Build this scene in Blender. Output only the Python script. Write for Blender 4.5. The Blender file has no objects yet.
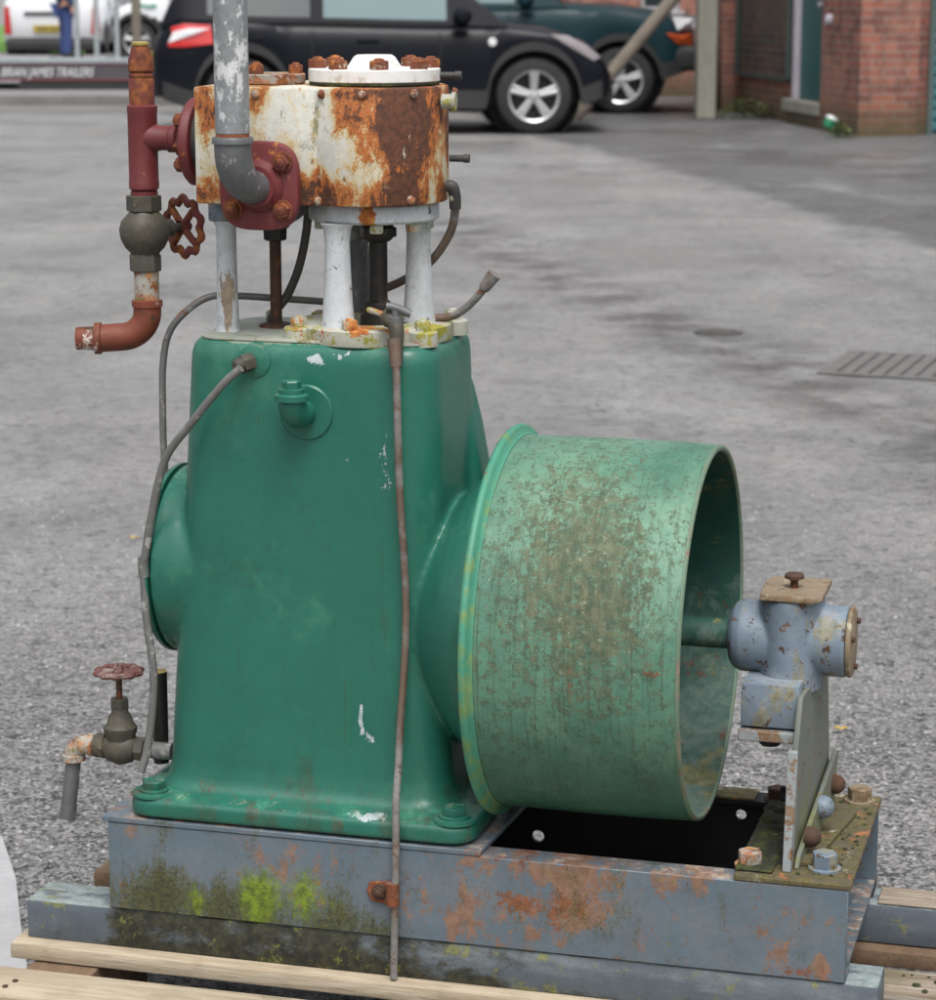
import bpy, bmesh, math, random
from mathutils import Vector, Matrix
R=math.radians; PI=math.pi
rnd=random.Random(7)
S=bpy.context.scene
COL=S.collection

# ------------------------------------------------------------------ node helper
class NT:
    def __init__(s,mat):
        mat.use_nodes=True; s.t=mat.node_tree; s.t.nodes.clear()
    def n(s,ty,**kw):
        nd=s.t.nodes.new(ty)
        for k,v in kw.items(): setattr(nd,k,v)
        return nd
    def l(s,a,b): s.t.links.new(a,b)
    def put(s,sock,v):
        if isinstance(v,bpy.types.NodeSocket): s.l(v,sock)
        elif isinstance(v,(tuple,list)) and len(v)==3 and len(sock.default_value)==4: sock.default_value=(*v,1)
        else: sock.default_value=v
    def m(s,op,a,b=0.0,c=0.0,clamp=False):
        nd=s.n('ShaderNodeMath',operation=op,use_clamp=clamp)
        s.put(nd.inputs[0],a); s.put(nd.inputs[1],b); s.put(nd.inputs[2],c); return nd.outputs[0]
    def v(s,op,a,b=(0,0,0)):
        nd=s.n('ShaderNodeVectorMath',operation=op); s.put(nd.inputs[0],a); s.put(nd.inputs[1],b)
        return nd.outputs['Value'] if op in('LENGTH','DOT_PRODUCT') else nd.outputs[0]
    def noise(s,vec,scale,detail=5,rough=.6,dist=0.0,color=False):
        nd=s.n('ShaderNodeTexNoise'); s.put(nd.inputs['Vector'],vec)
        for k,q in(('Scale',scale),('Detail',detail),('Roughness',rough),('Distortion',dist)): nd.inputs[k].default_value=q
        return nd.outputs['Color' if color else 0]
    def sstep(s,x,a,b):
        nd=s.n('ShaderNodeMapRange',interpolation_type='SMOOTHSTEP'); s.put(nd.inputs[0],x)
        nd.inputs[1].default_value=a; nd.inputs[2].default_value=b; return nd.outputs[0]
    def mix(s,f,a,b,blend='MIX'):
        nd=s.n('ShaderNodeMix',data_type='RGBA',blend_type=blend); s.put(nd.inputs[0],f); s.put(nd.inputs[6],a); s.put(nd.inputs[7],b); return nd.outputs[2]
    def coord(s,w='Object'): return s.n('ShaderNodeTexCoord').outputs[w]
    def sep(s,v):
        nd=s.n('ShaderNodeSeparateXYZ'); s.l(v,nd.inputs[0]); return nd.outputs
    def out(s,col,rough,bump=None,bstr=.3,bdist=.002,metal=0.0,spec=.5,coat=0.0):
        p=s.n('ShaderNodeBsdfPrincipled'); o=s.n('ShaderNodeOutputMaterial')
        s.put(p.inputs['Base Color'],col); s.put(p.inputs['Roughness'],rough); s.put(p.inputs['Metallic'],metal)
        p.inputs['Specular IOR Level'].default_value=spec; p.inputs['Coat Weight'].default_value=coat
        if bump is not None:
            b=s.n('ShaderNodeBump'); b.inputs['Strength'].default_value=bstr; b.inputs['Distance'].default_value=bdist
            s.l(bump,b.inputs['Height']); s.l(b.outputs[0],p.inputs['Normal'])
        s.l(p.outputs[0],o.inputs[0]); return p

def weathered(name,base,var=.12,rough=.45,metal=0.0,layers=(),bump=.25,bscale=60,coat=0.0,off=0.0,fine=.1,dirt=.6):
    """painted / bare metal: base colour plus layers (rust, moss, dirt, chips, painted-in light) kept where noise + placed blobs pass a threshold"""
    M=bpy.data.materials.new(name); t=NT(M); co=t.coord()
    if off: co=t.v('ADD',co,(off,off*.7,off*1.3))
    P=t.coord() if off else co
    n0=t.noise(co,9,6,.65); n1=t.noise(co,bscale,5,.6)
    k=t.m('MULTIPLY_ADD',t.m('SUBTRACT',n0,.5),var*4,1.0)
    k=t.m('ADD',k,t.m('MULTIPLY',t.m('SUBTRACT',n1,.5),fine*3))
    vv=t.n('ShaderNodeVectorMath',operation='SCALE'); t.put(vv.inputs[0],base); t.l(k,vv.inputs[3])
    sp=t.noise(co,190,4,.75); sp2=t.noise(co,420,2,.6)
    spk=t.m('SUBTRACT',t.m('MULTIPLY_ADD',sp2,.5,t.m('MULTIPLY',sp,.5)),.5)
    vv.inputs[3].default_value=1
    col=vv.outputs[0]; ro=t.m('MULTIPLY_ADD',n0,.25,rough-.12); h=t.m('MULTIPLY',n1,.4); met=metal
    for i,L in enumerate(layers):
        sc,st=L.get('n',(20,(1,1,1)))
        nn=t.noise(t.v('MULTIPLY',t.v('ADD',co,(i*3.1,i*1.7,i*.9)),st),sc,L.get('d',7),L.get('r',.68),L.get('w',.12))
        am=L.get('amp',1.0)
        if am!=1.0: nn=t.m('MULTIPLY_ADD',nn,am,.5-.5*am)
        val=t.m('MULTIPLY_ADD',spk,L.get('gr',.34),nn)
        for (cx,cy,cz,rx,ry,rz,w) in L.get('b',()):
            dd=t.v('LENGTH',t.v('DIVIDE',t.v('SUBTRACT',P,(cx,cy,cz)),(rx,ry,rz)))
            val=t.m('MULTIPLY_ADD',t.m('SUBTRACT',1.0,dd,clamp=True),w,val)
        for (ax,a,b,w) in L.get('g',()):
            val=t.m('MULTIPLY_ADD',t.sstep(t.sep(P)[ax],a,b),w,val)
        if 'up' in L:
            nz=t.sep(t.n('ShaderNodeNewGeometry').outputs['Normal'])[2]
            val=t.m('MULTIPLY_ADD',nz,L['up'],val)
        if 'm' in L:
            for (th,so,al,c1,c2) in L['m']:
                mk=t.m('MULTIPLY',t.sstep(val,th-so,th+so),al); cn=t.noise(co,L.get('cs',70),5,.7)
                col=t.mix(mk,col,t.mix(t.sstep(cn,.36,.64),c1,c2))
            mk=t.sstep(val,L['m'][-1][0]-.03,L['m'][-1][0]+.03)
            h=t.m('ADD',h,t.m('MULTIPLY',t.sstep(val,L['m'][0][0],L['m'][-1][0]),cn)); ro=t.m('MAXIMUM',ro,t.m('MULTIPLY',mk,.85)); continue
        th=L['t']; so=L.get('s',.03); mk=t.sstep(val,th-so,th+so)
        if 'a' in L: mk=t.m('MULTIPLY',mk,L['a'])
        c1,c2=L['c']; cn=t.noise(co,L.get('cs',70),4,.65)
        lc=t.mix(t.sstep(cn,.35,.65),c1,c2)
        col=t.mix(mk,col,lc)
        nr=t.n('ShaderNodeMix'); t.put(nr.inputs[0],mk); t.put(nr.inputs[2],ro); nr.inputs[3].default_value=L.get('ro',.85); ro=nr.outputs[0]
        if metal: met=t.m('MULTIPLY',t.m('SUBTRACT',1.0,mk),met)
        h=t.m('ADD',h,t.m('MULTIPLY',mk,t.m('MULTIPLY_ADD',cn,L.get('h',.8),L.get('h0',-.2))))
    dm=t.m('MULTIPLY',t.sstep(t.m('MULTIPLY_ADD',spk,.5,t.noise(co,13,6,.8)),.57,.70),dirt)
    col=t.mix(dm,col,t.mix(.75,col,(.035,.028,.018)))
    t.out(col,ro,h,bump,.0015,met,coat=coat)
    return M
RU=((.10,.026,.010),(.27,.085,.022)); RUO=((.30,.075,.016),(.52,.22,.05)); RUD=((.045,.02,.012),(.12,.045,.02))
MOSS=((.05,.06,.008),(.16,.19,.02)); DIRT=((.03,.03,.02),(.09,.08,.05)); OLV=((.13,.11,.03),(.26,.22,.07))

MT={}
gb=(.017,.125,.088)
MT['green']=weathered('green_machine_paint',gb,.09,.30,fine=.07,dirt=.30,layers=[
  dict(n=(4,(1,1,.22)),t=.58,s=.2,a=.30,c=((.022,.155,.108),(.035,.165,.115)),ro=.45,h=0,gr=.1),
  dict(n=(9,(1,1,.7)),t=.66,s=.10,a=.4,g=[(2,.86,.965,.13)],c=((.06,.24,.16),(.10,.27,.18)),ro=.5,h=0,gr=.2),  # paler band near the top: light on the casting put into the paint
  dict(n=(6,(1,1,.35)),t=.60,s=.12,a=.5,c=((.006,.07,.045),(.012,.09,.055)),ro=.5,h=0),
  dict(n=(28,(1,1,.25)),t=.72,s=.02,a=.6,c=((.03,.05,.03),(.10,.06,.03)),ro=.7,g=[(2,.42,.36,.12)]),
  dict(n=(70,(1,1,.6)),t=.80,s=.010,gr=.22,c=((.30,.36,.38),(.46,.52,.53)),ro=.6,h=-1.6,r=.7,
    b=[(0.3980,0.0450,0.8200,.02,.06,.075,.30),(0.3630,0.0400,0.4890,.007,.06,.035,.5),(0.3740,0.0400,0.4590,.016,.06,.016,.42),(0.3030,0.0500,0.9500,.018,.05,.012,.5),(0.4070,0.0400,0.6330,.008,.06,.06,.26),(0.3850,0.0020,0.3630,.055,.06,.008,.45),(0.3440,0.0500,0.9580,.05,.1,.02,.26),(0.3380,0.0450,0.7980,.1,.1,.25,.10)]),
  dict(n=(40,(1,1,1)),t=1.02,s=.07,c=((.28,.33,.26),(.20,.21,.12)),ro=.8,up=.42,g=[(2,.957,.970,.18)],a=.8),
  dict(n=(14,(1,1,1)),t=1.04,s=.10,a=.5,c=((.08,.30,.2),(.12,.36,.22)),ro=.6,up=.50),  # upward faces brightened in the colour, as a highlight on the top
  dict(n=(70,(1,1,.045)),t=.66,s=.03,a=.45,gr=.15,c=((.02,.06,.04),(.05,.06,.035)),ro=.55,h=.1),
  dict(n=(120,(1,1,1)),t=.735,s=.012,a=.8,gr=.1,c=((.30,.36,.36),(.42,.46,.45)),ro=.6,h=-1.),
  dict(n=(16,(1,1,.35)),t=.70,s=.07,a=.45,c=((.02,.03,.02),(.06,.05,.03)),ro=.7,g=[(2,.43,.36,.16)]),
  dict(n=(34,(1,1,.8)),t=.74,s=.02,a=.7,c=((.10,.05,.025),(.16,.09,.04)),ro=.8,g=[(2,.40,.35,.08)]),
  ],bump=.55,bscale=75)
MT['top']=weathered('worn_cream_deck',(.30,.32,.27),.25,.65,layers=[
  dict(n=(24,(1,1,1)),t=.60,s=.05,c=OLV),dict(n=(35,(1,1,1)),t=.66,s=.03,c=RU)])
MT['pulley']=weathered('pulley_green_paint',(.085,.205,.138),.12,.45,fine=.24,layers=[
  dict(n=(7,(1,1,1)),t=.60,s=.12,a=.6,c=((.19,.31,.21),(.13,.28,.19)),ro=.5,g=[(2,.64,.80,.10)]),  # faded top, with the light falling on it painted in as well
  dict(n=(60,(1,1,1)),t=.60,s=.05,a=.8,c=((.055,.065,.035),(.15,.14,.075)),ro=.85,r=.85,d=10,w=.1,
    b=[(.63,-.06,.70,.14,.2,.20,.12),(.71,-.05,.68,.09,.2,.17,.14),(.66,.05,.80,.1,.2,.12,.09)],g=[(2,.50,.40,-.12)]),
  dict(n=(90,(1,1,.8)),t=.60,s=.04,a=.7,gr=.5,c=((.05,.075,.045),(.11,.12,.07)),b=[(.67,-.06,.70,.16,.3,.28,.10)]),
  dict(n=(110,(1,1,1)),t=.655,s=.025,a=.6,gr=.3,c=((.22,.30,.21),(.30,.36,.27)),b=[(.70,-.06,.66,.10,.3,.12,.07),(.67,-.05,.78,.16,.3,.08,.05)]),
  dict(n=(26,(6,1,.16)),t=.60,s=.05,a=.5,gr=.3,c=((.035,.07,.045),(.09,.09,.05)),b=[(.67,-.06,.70,.16,.3,.25,.08)]),
  dict(n=(16,(3.5,1,.30)),t=.66,s=.06,a=.30,c=((.10,.12,.065),(.17,.155,.085)),ro=.85,r=.8,b=[(.60,-.06,.74,.045,.2,.17,.12),(.69,-.05,.70,.07,.2,.16,.10),(.75,-.05,.72,.03,.2,.15,.08)],g=[(2,.52,.42,-.2)]),
  dict(n=(60,(1,1,.7)),t=.71,s=.03,a=.8,c=RU,ro=.9,b=[(.665,-.06,.60,.012,.2,.07,.15),(.62,-.06,.60,.008,.2,.09,.11),(.76,-.07,.605,.05,.2,.009,.26)]),
  dict(n=(5,(1,1,.6)),t=.62,s=.16,a=.7,gr=.1,c=((.012,.095,.062),(.022,.11,.07)),ro=.45,g=[(2,.66,.42,.24)]),  # underside of the drum shaded in the paint colour
  ],bump=.6)
MT['pulley_lip']=weathered('pulley_edge_paint',(.055,.24,.16),.14,.5,layers=[
  dict(n=(30,(1,1,1)),t=.60,s=.07,a=.65,c=((.15,.22,.03),(.22,.26,.07)),g=[(2,.80,.60,.07)]),
  dict(n=(40,(1,1,1)),t=.66,s=.03,c=RU)],bump=.4)
MT['rimedge']=weathered('worn_rim_edge',(.12,.19,.13),.2,.6,layers=[dict(n=(24,(1,1,1)),t=.58,s=.06,c=((.17,.12,.08),(.22,.20,.14)))],bump=.5)
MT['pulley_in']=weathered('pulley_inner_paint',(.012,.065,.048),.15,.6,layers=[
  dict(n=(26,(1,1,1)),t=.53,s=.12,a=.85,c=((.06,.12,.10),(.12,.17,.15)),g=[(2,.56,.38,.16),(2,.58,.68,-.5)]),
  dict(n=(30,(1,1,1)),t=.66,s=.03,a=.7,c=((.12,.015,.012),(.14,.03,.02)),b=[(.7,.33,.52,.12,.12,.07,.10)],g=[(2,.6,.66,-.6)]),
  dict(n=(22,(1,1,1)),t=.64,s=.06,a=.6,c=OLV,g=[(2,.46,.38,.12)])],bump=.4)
RM=[(.50,.12,.85,(.50,.33,.11),(.60,.49,.27)),(.625,.03,.9,(.50,.19,.035),(.42,.12,.02)),(.70,.025,.85,(.22,.058,.016),(.46,.13,.022)),(.79,.02,.95,(.060,.026,.017),(.12,.045,.024))]
MT['cyl']=weathered('rusted_cream_cylinder_paint',(.56,.56,.50),.10,.6,fine=.14,off=1.7,layers=[
  dict(n=(11,(1,1,.4)),t=.60,s=.12,a=.6,c=((.38,.40,.41),(.50,.49,.44)),h=.1),
  dict(n=(46,(1,1,.30)),t=.655,s=.05,a=.85,c=((.10,.105,.03),(.20,.19,.06)),b=[(0.2990,0.0800,1.2440,.011,.1,.055,.22),(0.3170,0.0800,1.1880,.02,.1,.03,.06)],h=.3),
  dict(n=(17,(1,1,.55)),r=.74,d=10,w=.15,cs=110,gr=.30,amp=2.1,m=RM,b=[(0.4200,0.0800,1.2620,.095,.2,.075,.46),(0.4350,0.0800,1.2150,.07,.2,.085,.22),(0.4250,0.0800,1.1660,.08,.2,.04,.20),(0.3400,0.0800,1.2660,.030,.2,.050,.22),(0.3430,0.0800,1.1510,.11,.2,.030,.32),(0.2770,0.0800,1.1690,.05,.2,.035,.30),(0.1560,0.0700,1.1530,.03,.2,.030,.32),(0.2220,0.0700,1.2770,.04,.2,.03,.14),(0.4620,0.1000,1.2020,.02,.2,.11,.14),(0.3710,0.0800,1.2860,.12,.2,.012,.2),(0.1570,0.0700,1.2490,.012,.2,.05,.10),(0.2320,0.0700,1.2870,.014,.2,.02,.2)],g=[(0,.28,.40,.05)]),
  dict(n=(48,(1,1,.5)),t=.66,s=.02,a=.85,gr=.2,c=((.50,.38,.18),(.62,.58,.48)),h=-.9,b=[(.40,.07,1.20,.05,.1,.05,.05)]),
  dict(n=(70,(1,1,.6)),t=.665,s=.02,a=.85,gr=.2,c=RU,h=.2)],bump=1.0,bscale=90)
MT['white']=weathered('chipped_white_paint',(.50,.53,.55),.14,.5,fine=.18,layers=[
  dict(n=(20,(1,1,.22)),t=.57,s=.07,a=.55,c=((.33,.36,.39),(.42,.43,.42)),h=0),
  dict(n=(34,(1,1,.28)),t=.66,s=.03,a=.85,c=((.14,.085,.045),(.28,.20,.11)),b=[(.162,.11,1.02,.012,.1,.09,.22)]),
  dict(n=(26,(1,1,.5)),amp=1.3,t=.63,s=.05,a=.6,c=((.25,.27,.28),(.4,.38,.32))),
  dict(n=(55,(1,1,.7)),t=.66,s=.015,c=((.03,.03,.03),(.10,.06,.04)),h=-.6),
  dict(n=(22,(1,1,.5)),t=.70,s=.03,c=RUO,b=[(0.3620,0.0900,1.1280,.02,.05,.02,.3),(0.3580,0.0500,0.9910,.03,.06,.02,.25)])],bump=.35)
MT['whitemoss']=weathered('mossy_white_paint',(.38,.38,.32),.18,.6,layers=[
  dict(n=(28,(1,1,1)),t=.55,s=.05,c=((.22,.22,.02),(.34,.30,.05)),b=[(0.4480,0.0800,0.9960,.06,.12,.03,.2)]),
  dict(n=(24,(1,1,1)),t=.60,s=.03,c=RUO,b=[(0.3510,0.0600,0.9890,.03,.12,.02,.2)])],bump=.5)
MT['cover']=weathered('bright_white_cover',(.72,.72,.70),.08,.5,layers=[dict(n=(40,(1,1,1)),t=.62,s=.06,a=.7,c=((.40,.34,.25),(.5,.42,.32)),g=[(2,1.313,1.300,.06)])],bump=.4)
MT['rust']=weathered('rusty_iron',(.17,.05,.022),.25,.85,layers=[dict(n=(50,(1,1,1)),t=.56,s=.06,c=RUO),dict(n=(40,(1,1,1)),t=.64,s=.04,c=((.45,.38,.28),(.5,.45,.38)))],bump=.8)
MT['rustdark']=weathered('dark_rusty_iron',(.06,.032,.02),.25,.8,layers=[dict(n=(50,(1,1,1)),t=.6,s=.06,c=RU)],bump=.7)
MT['rustwhite']=weathered('rusty_flaking_paint',(.33,.32,.28),.2,.8,layers=[dict(n=(50,(1,1,1)),t=.52,s=.06,a=.8,c=RUO),dict(n=(40,(1,1,1)),t=.56,s=.05,c=RU),dict(n=(30,(1,1,1)),t=.62,s=.04,c=OLV)],bump=.7)
MT['red']=weathered('faded_red_paint',(.140,.024,.027),.18,.5,layers=[
  dict(n=(45,(1,1,1)),t=.64,s=.03,c=RUO,a=.8),dict(n=(20,(1,1,1)),t=.62,s=.06,a=.6,c=((.25,.075,.08),(.29,.11,.11)))],bump=.4)
MT['redrust']=weathered('red_paint_turning_to_rust',(.13,.028,.024),.2,.7,layers=[dict(n=(30,(1,1,1)),t=.50,s=.06,c=RU)],bump=.5)
MT['redworn']=weathered('worn_red_wheel',(.13,.045,.04),.2,.6,layers=[dict(n=(60,(1,1,1)),t=.54,s=.05,c=((.27,.22,.20),(.20,.15,.13))),dict(n=(60,(1,1,1)),t=.60,s=.05,c=((.05,.03,.025),(.09,.05,.035)))],bump=.5)
MT['elbow']=weathered('rust_red_pipe',(.17,.040,.020),.2,.6,layers=[dict(n=(40,(1,1,1)),t=.58,s=.05,c=RUD),
  dict(n=(22,(1,1,1)),t=.67,s=.03,c=((.55,.5,.42),(.6,.58,.55)),b=[(-0.0280,0.1200,0.9600,.03,.06,.03,.16),(0.0460,0.1200,1.0290,.03,.06,.012,.2)])],bump=.5)
MT['galv']=weathered('galvanised_pipe',(.26,.275,.285),.12,.5,metal=.35,fine=.25,layers=[
  dict(n=(60,(1,1,.6)),t=.58,s=.04,c=((.5,.51,.52),(.6,.6,.6)),b=[(0.2310,-0.0300,1.3160,.04,.08,.05,.09)],h=.3),
  dict(n=(30,(1,1,.3)),t=.63,s=.05,a=.6,c=((.10,.10,.10),(.16,.155,.15)))],bump=.35,bscale=120)
MT['galv_and_shade']=weathered('dull_iron_and_shade',(.125,.13,.135),.15,.5,metal=.25,fine=.2,layers=[
  dict(n=(40,(1,1,1)),t=.62,s=.05,c=((.28,.28,.28),(.34,.33,.32)))],bump=.4,bscale=100)
MT['brass']=weathered('tarnished_brass',(.080,.074,.060),.2,.55,metal=.35,layers=[
  dict(n=(30,(1,1,1)),t=.54,s=.08,a=.8,c=((.05,.045,.035),(.09,.08,.05))),dict(n=(40,(1,1,1)),t=.64,s=.03,c=((.2,.17,.1),(.25,.22,.13)))],bump=.35)
MT['brasslight']=weathered('yellow_brass',(.42,.33,.10),.2,.45,metal=.5,bump=.2)
MT['copper']=weathered('aged_copper_pipe',(.15,.105,.08),.2,.5,metal=.3,off=.3,layers=[
  dict(n=(12,(1,1,1)),t=.50,s=.07,c=((.15,.145,.14),(.22,.21,.20))),dict(n=(60,(1,1,1)),t=.62,s=.03,c=((.10,.05,.03),(.16,.08,.05)))],bump=.3)
MT['lead']=weathered('grey_small_pipe',(.16,.16,.155),.2,.5,metal=.2,layers=[dict(n=(50,(1,1,1)),t=.60,s=.04,c=((.33,.33,.32),(.28,.28,.27))),dict(n=(16,(1,1,1)),t=.66,s=.03,c=RU)],bump=.3)
MT['hose']=weathered('dark_hose',(.045,.043,.04),.15,.6,bump=.3)
MT['black']=weathered('oily_black_iron',(.016,.015,.014),.2,.5,layers=[dict(n=(40,(1,1,1)),t=.6,s=.05,c=((.05,.035,.025),(.08,.06,.05)))],bump=.6)
MT['blackin']=weathered('grime_and_shade_steel',(.012,.012,.012),.4,.7,bump=.5)  # near-black: grime plus the shadow inside the frame, both in the colour
MT['bearing']=weathered('blue_grey_bearing_paint',(.150,.195,.245),.14,.45,off=.9,layers=[
  dict(n=(30,(1,1,.5)),t=.585,s=.04,a=.85,c=((.16,.14,.06),(.27,.25,.17)),b=[(.955,.12,.625,.03,.1,.025,.15),(.91,.1,.57,.02,.1,.04,.12)]),
  dict(n=(60,(1,1,1)),t=.60,s=.02,c=((.05,.03,.02),(.14,.07,.03)),h=-.4),
  dict(n=(20,(1,1,1)),t=.60,s=.08,a=.5,c=((.27,.31,.34),(.32,.35,.37)),up=.06)],bump=.45)
MT['tan']=weathered('tan_rusted_plate',(.22,.17,.11),.15,.6,layers=[dict(n=(40,(1,1,1)),t=.58,s=.05,c=((.15,.09,.05),(.2,.13,.07))),dict(n=(35,(1,1,1)),t=.64,s=.04,c=((.42,.38,.28),(.45,.42,.33)))],bump=.35)
MT['post']=weathered('grey_green_post_paint',(.135,.15,.13),.15,.6,layers=[
  dict(n=(20,(1,1,.5)),t=.60,s=.06,a=.7,c=((.12,.14,.04),(.18,.18,.07)),g=[(2,.46,.34,.1)]),
  dict(n=(50,(1,1,1)),t=.64,s=.03,c=RU,h=.5)],bump=.4)
MT['postedge']=weathered('rusty_mossy_post_paint',(.24,.265,.275),.15,.65,layers=[
  dict(n=(40,(1,1,1)),t=.55,s=.04,c=((.16,.09,.05),(.2,.13,.07)))],bump=.6)
fy=-.005
MT['frame']=weathered('blue_grey_frame_paint',(.100,.137,.172),.12,.42,fine=.14,layers=[
  dict(n=(10,(.5,1,1)),t=.56,s=.12,a=.5,c=((.145,.165,.185),(.175,.185,.19)),ro=.6),
  dict(n=(18,(1,1,.6)),t=.66,s=.06,a=.78,gr=.55,amp=1.7,c=((.19,.085,.035),(.28,.14,.075)),r=.75,b=[(.64,0,.27,.20,.1,.07,.24),(.66,0,.315,.22,.1,.025,.20),(.97,0,.225,.06,.1,.03,.2),(.93,0,.28,.03,.1,.08,.08),(.30,0,.30,.25,.1,.06,.03),(.44,0,.26,.06,.1,.05,.05)]),
  dict(n=(20,(1,1,.8)),t=.74,s=.05,a=.9,gr=.5,amp=1.7,c=((.13,.042,.016),(.25,.085,.03)),r=.75,b=[(.62,0,.262,.14,.1,.035,.30),(.64,0,.30,.04,.1,.04,.24),(.95,0,.215,.05,.1,.02,.22),(.955,0,.27,.02,.1,.05,.1),(.60,0,.325,.15,.1,.012,.2)]),
  dict(n=(40,(1,1,1)),t=.66,s=.02,a=.75,c=((.10,.07,.05),(.20,.11,.06)),r=.8,g=[(0,.45,.8,.04)]),
  dict(n=(34,(1,1,.8)),t=1.04,s=.07,a=.85,up=.5,c=((.24,.12,.07),(.42,.36,.30)),r=.75),
  dict(n=(17,(1.2,1,.38)),r=.82,d=10,gr=1.1,cs=150,amp=1.5,m=[(.66,.12,.80,(.050,.052,.018),(.11,.11,.035)),(.80,.13,.75,(.022,.024,.010),(.06,.065,.018))],
    b=[(.08,0,.225,.09,.1,.065,.40),(.165,0,.225,.12,.1,.06,.34),(.30,0,.215,.17,.1,.06,.30),(.40,0,.212,.10,.1,.035,.20)]),
  dict(n=(13,(1.2,1,.35)),r=.78,d=10,gr=.9,amp=1.5,t=.80,s=.14,a=.95,cs=90,c=((.075,.105,.010),(.18,.25,.014)),
    b=[(0.2290,0.0000,0.2430,.042,.1,.075,.62),(0.1480,0.0000,0.2240,.040,.1,.052,.52),(0.2910,0.0000,0.2520,.055,.1,.06,.32),(0.3460,-0.0000,0.2410,.03,.1,.04,.28),(0.1910,0.0000,0.2600,.03,.1,.06,.15)]),
  ],bump=.45,bscale=110)
MT['mossplate']=weathered('moss_and_rust_plate',(.10,.085,.05),.2,.9,layers=[
  dict(n=(45,(1,1,1)),t=.50,s=.08,c=((.055,.045,.018),(.13,.11,.035))),
  dict(n=(26,(1,1,1)),t=.62,s=.04,c=((.26,.09,.03),(.36,.15,.06))),
  dict(n=(30,(1,1,1)),t=.64,s=.04,c=((.42,.38,.28),(.4,.4,.34)))],bump=1.0)
MT['darkmoss']=weathered('wet_dark_moss',(.02,.022,.012),.3,.8,layers=[
  dict(n=(40,(1,1,1)),t=.53,s=.06,c=((.035,.045,.008),(.07,.08,.015))),
  dict(n=(60,(1,1,1)),t=.66,s=.02,c=((.35,.34,.3),(.25,.24,.2)))],bump=1.0)
MT['skid']=weathered('painted_timber_skid',(.085,.105,.128),.18,.65,layers=[
  dict(n=(14,(.3,1,1)),t=.58,s=.1,a=.6,c=((.22,.25,.27),(.18,.2,.2))),
  dict(n=(22,(.7,1,1.2)),t=.74,s=.10,a=.95,c=((.012,.012,.006),(.045,.042,.02)),g=[(0,.0,.05,.36),(0,.34,.75,-.34),(2,.168,.150,.16)]),
  dict(n=(34,(1,1,1)),t=.62,s=.03,a=.6,c=((.14,.15,.03),(.25,.25,.06)),b=[(.5,0,.195,.03,.1,.02,.2),(-.07,0,.2,.05,.1,.01,.2)]),
  dict(n=(40,(.4,1,1)),t=.95,s=.08,a=.9,up=.5,c=((.27,.32,.32),(.20,.25,.24)))],bump=.6)
def wood(name,c1,c2,c3,ax=0):
    M=bpy.data.materials.new(name); t=NT(M); co=t.coord()
    st=[22,22,22]; st[ax]=1.2
    sv=t.v('MULTIPLY',co,tuple(st)); g=t.noise(sv,3.2,6,.7,1.2); g2=t.noise(co,6,5,.6); g3=t.noise(sv,14,4,.7)
    c=t.mix(t.sstep(g,.35,.68),c1,c2); c=t.mix(t.m('MULTIPLY',t.sstep(g2,.5,.72),.6),c,c3)
    c=t.mix(t.m('MULTIPLY',t.sstep(g3,.58,.72),.45),c,tuple(q*.35 for q in c3))
    t.out(c,.8,t.m('ADD',g,g3),.5,.002); return M
MT['wood']=wood('pale_pallet_wood',(.36,.29,.20),(.50,.43,.32),(.15,.12,.08))
MT['woodm']=wood('pale_wood_mossy_end',(.36,.29,.20),(.50,.43,.32),(.15,.12,.08))
t_=NT.__new__(NT); t_.t=MT['woodm'].node_tree; _p=[n for n in t_.t.nodes if n.type=='BSDF_PRINCIPLED'][0]; _src=_p.inputs['Base Color'].links[0].from_socket
_P=t_.coord(); _v=t_.m('MULTIPLY_ADD',t_.sstep(t_.sep(_P)[0],.85,1.08),.30,t_.noise(_P,26,7,.8))
t_.l(t_.mix(t_.sstep(_v,.72,.82),_src,(.05,.048,.018)),_p.inputs['Base Color'])
MT['woodold']=wood('weathered_pallet_wood',(.16,.11,.065),(.40,.36,.30),(.12,.11,.05))
MT['woodbrown']=wood('brown_pallet_wood',(.14,.09,.055),(.20,.13,.08),(.10,.06,.035),1)
MT['polewood']=wood('grey_pole_wood',(.15,.125,.10),(.21,.18,.15),(.10,.09,.07),2)

# ------------------------------------------------------------------ mesh helpers
def link(name,bm,mat,parent=None,smooth=True,ang=40):
    bmesh.ops.recalc_face_normals(bm,faces=bm.faces[:])
    me=bpy.data.meshes.new(name); bm.to_mesh(me); bm.free()
    for m in (mat if isinstance(mat,(list,tuple)) else [mat]): me.materials.append(m)
    if smooth:
        me.polygons.foreach_set('use_smooth',[True]*len(me.polygons))
        me.set_sharp_from_angle(angle=R(ang))
    o=bpy.data.objects.new(name,me); COL.objects.link(o)
    if parent is not None: o.parent=parent
    return o
def tag(o,label=None,cat=None,group=None,kind=None):
    for k,v in(('label',label),('category',cat),('group',group),('kind',kind)):
        if v: o[k]=v
    return o
def empty(name,loc,rz,label,cat,group=None):
    o=bpy.data.objects.new(name,None); o.empty_display_size=.1; COL.objects.link(o); o.location=loc; o.rotation_euler=(0,0,rz)
    return tag(o,label,cat,group)
def B(): return bmesh.new()
def basis(ax):
    a=Vector(ax).normalized(); u=Vector((0,0,1)) if abs(a.z)<.9 else Vector((1,0,0))
    u=(u-a*u.dot(a)).normalized(); return a,u,a.cross(u)
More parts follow.
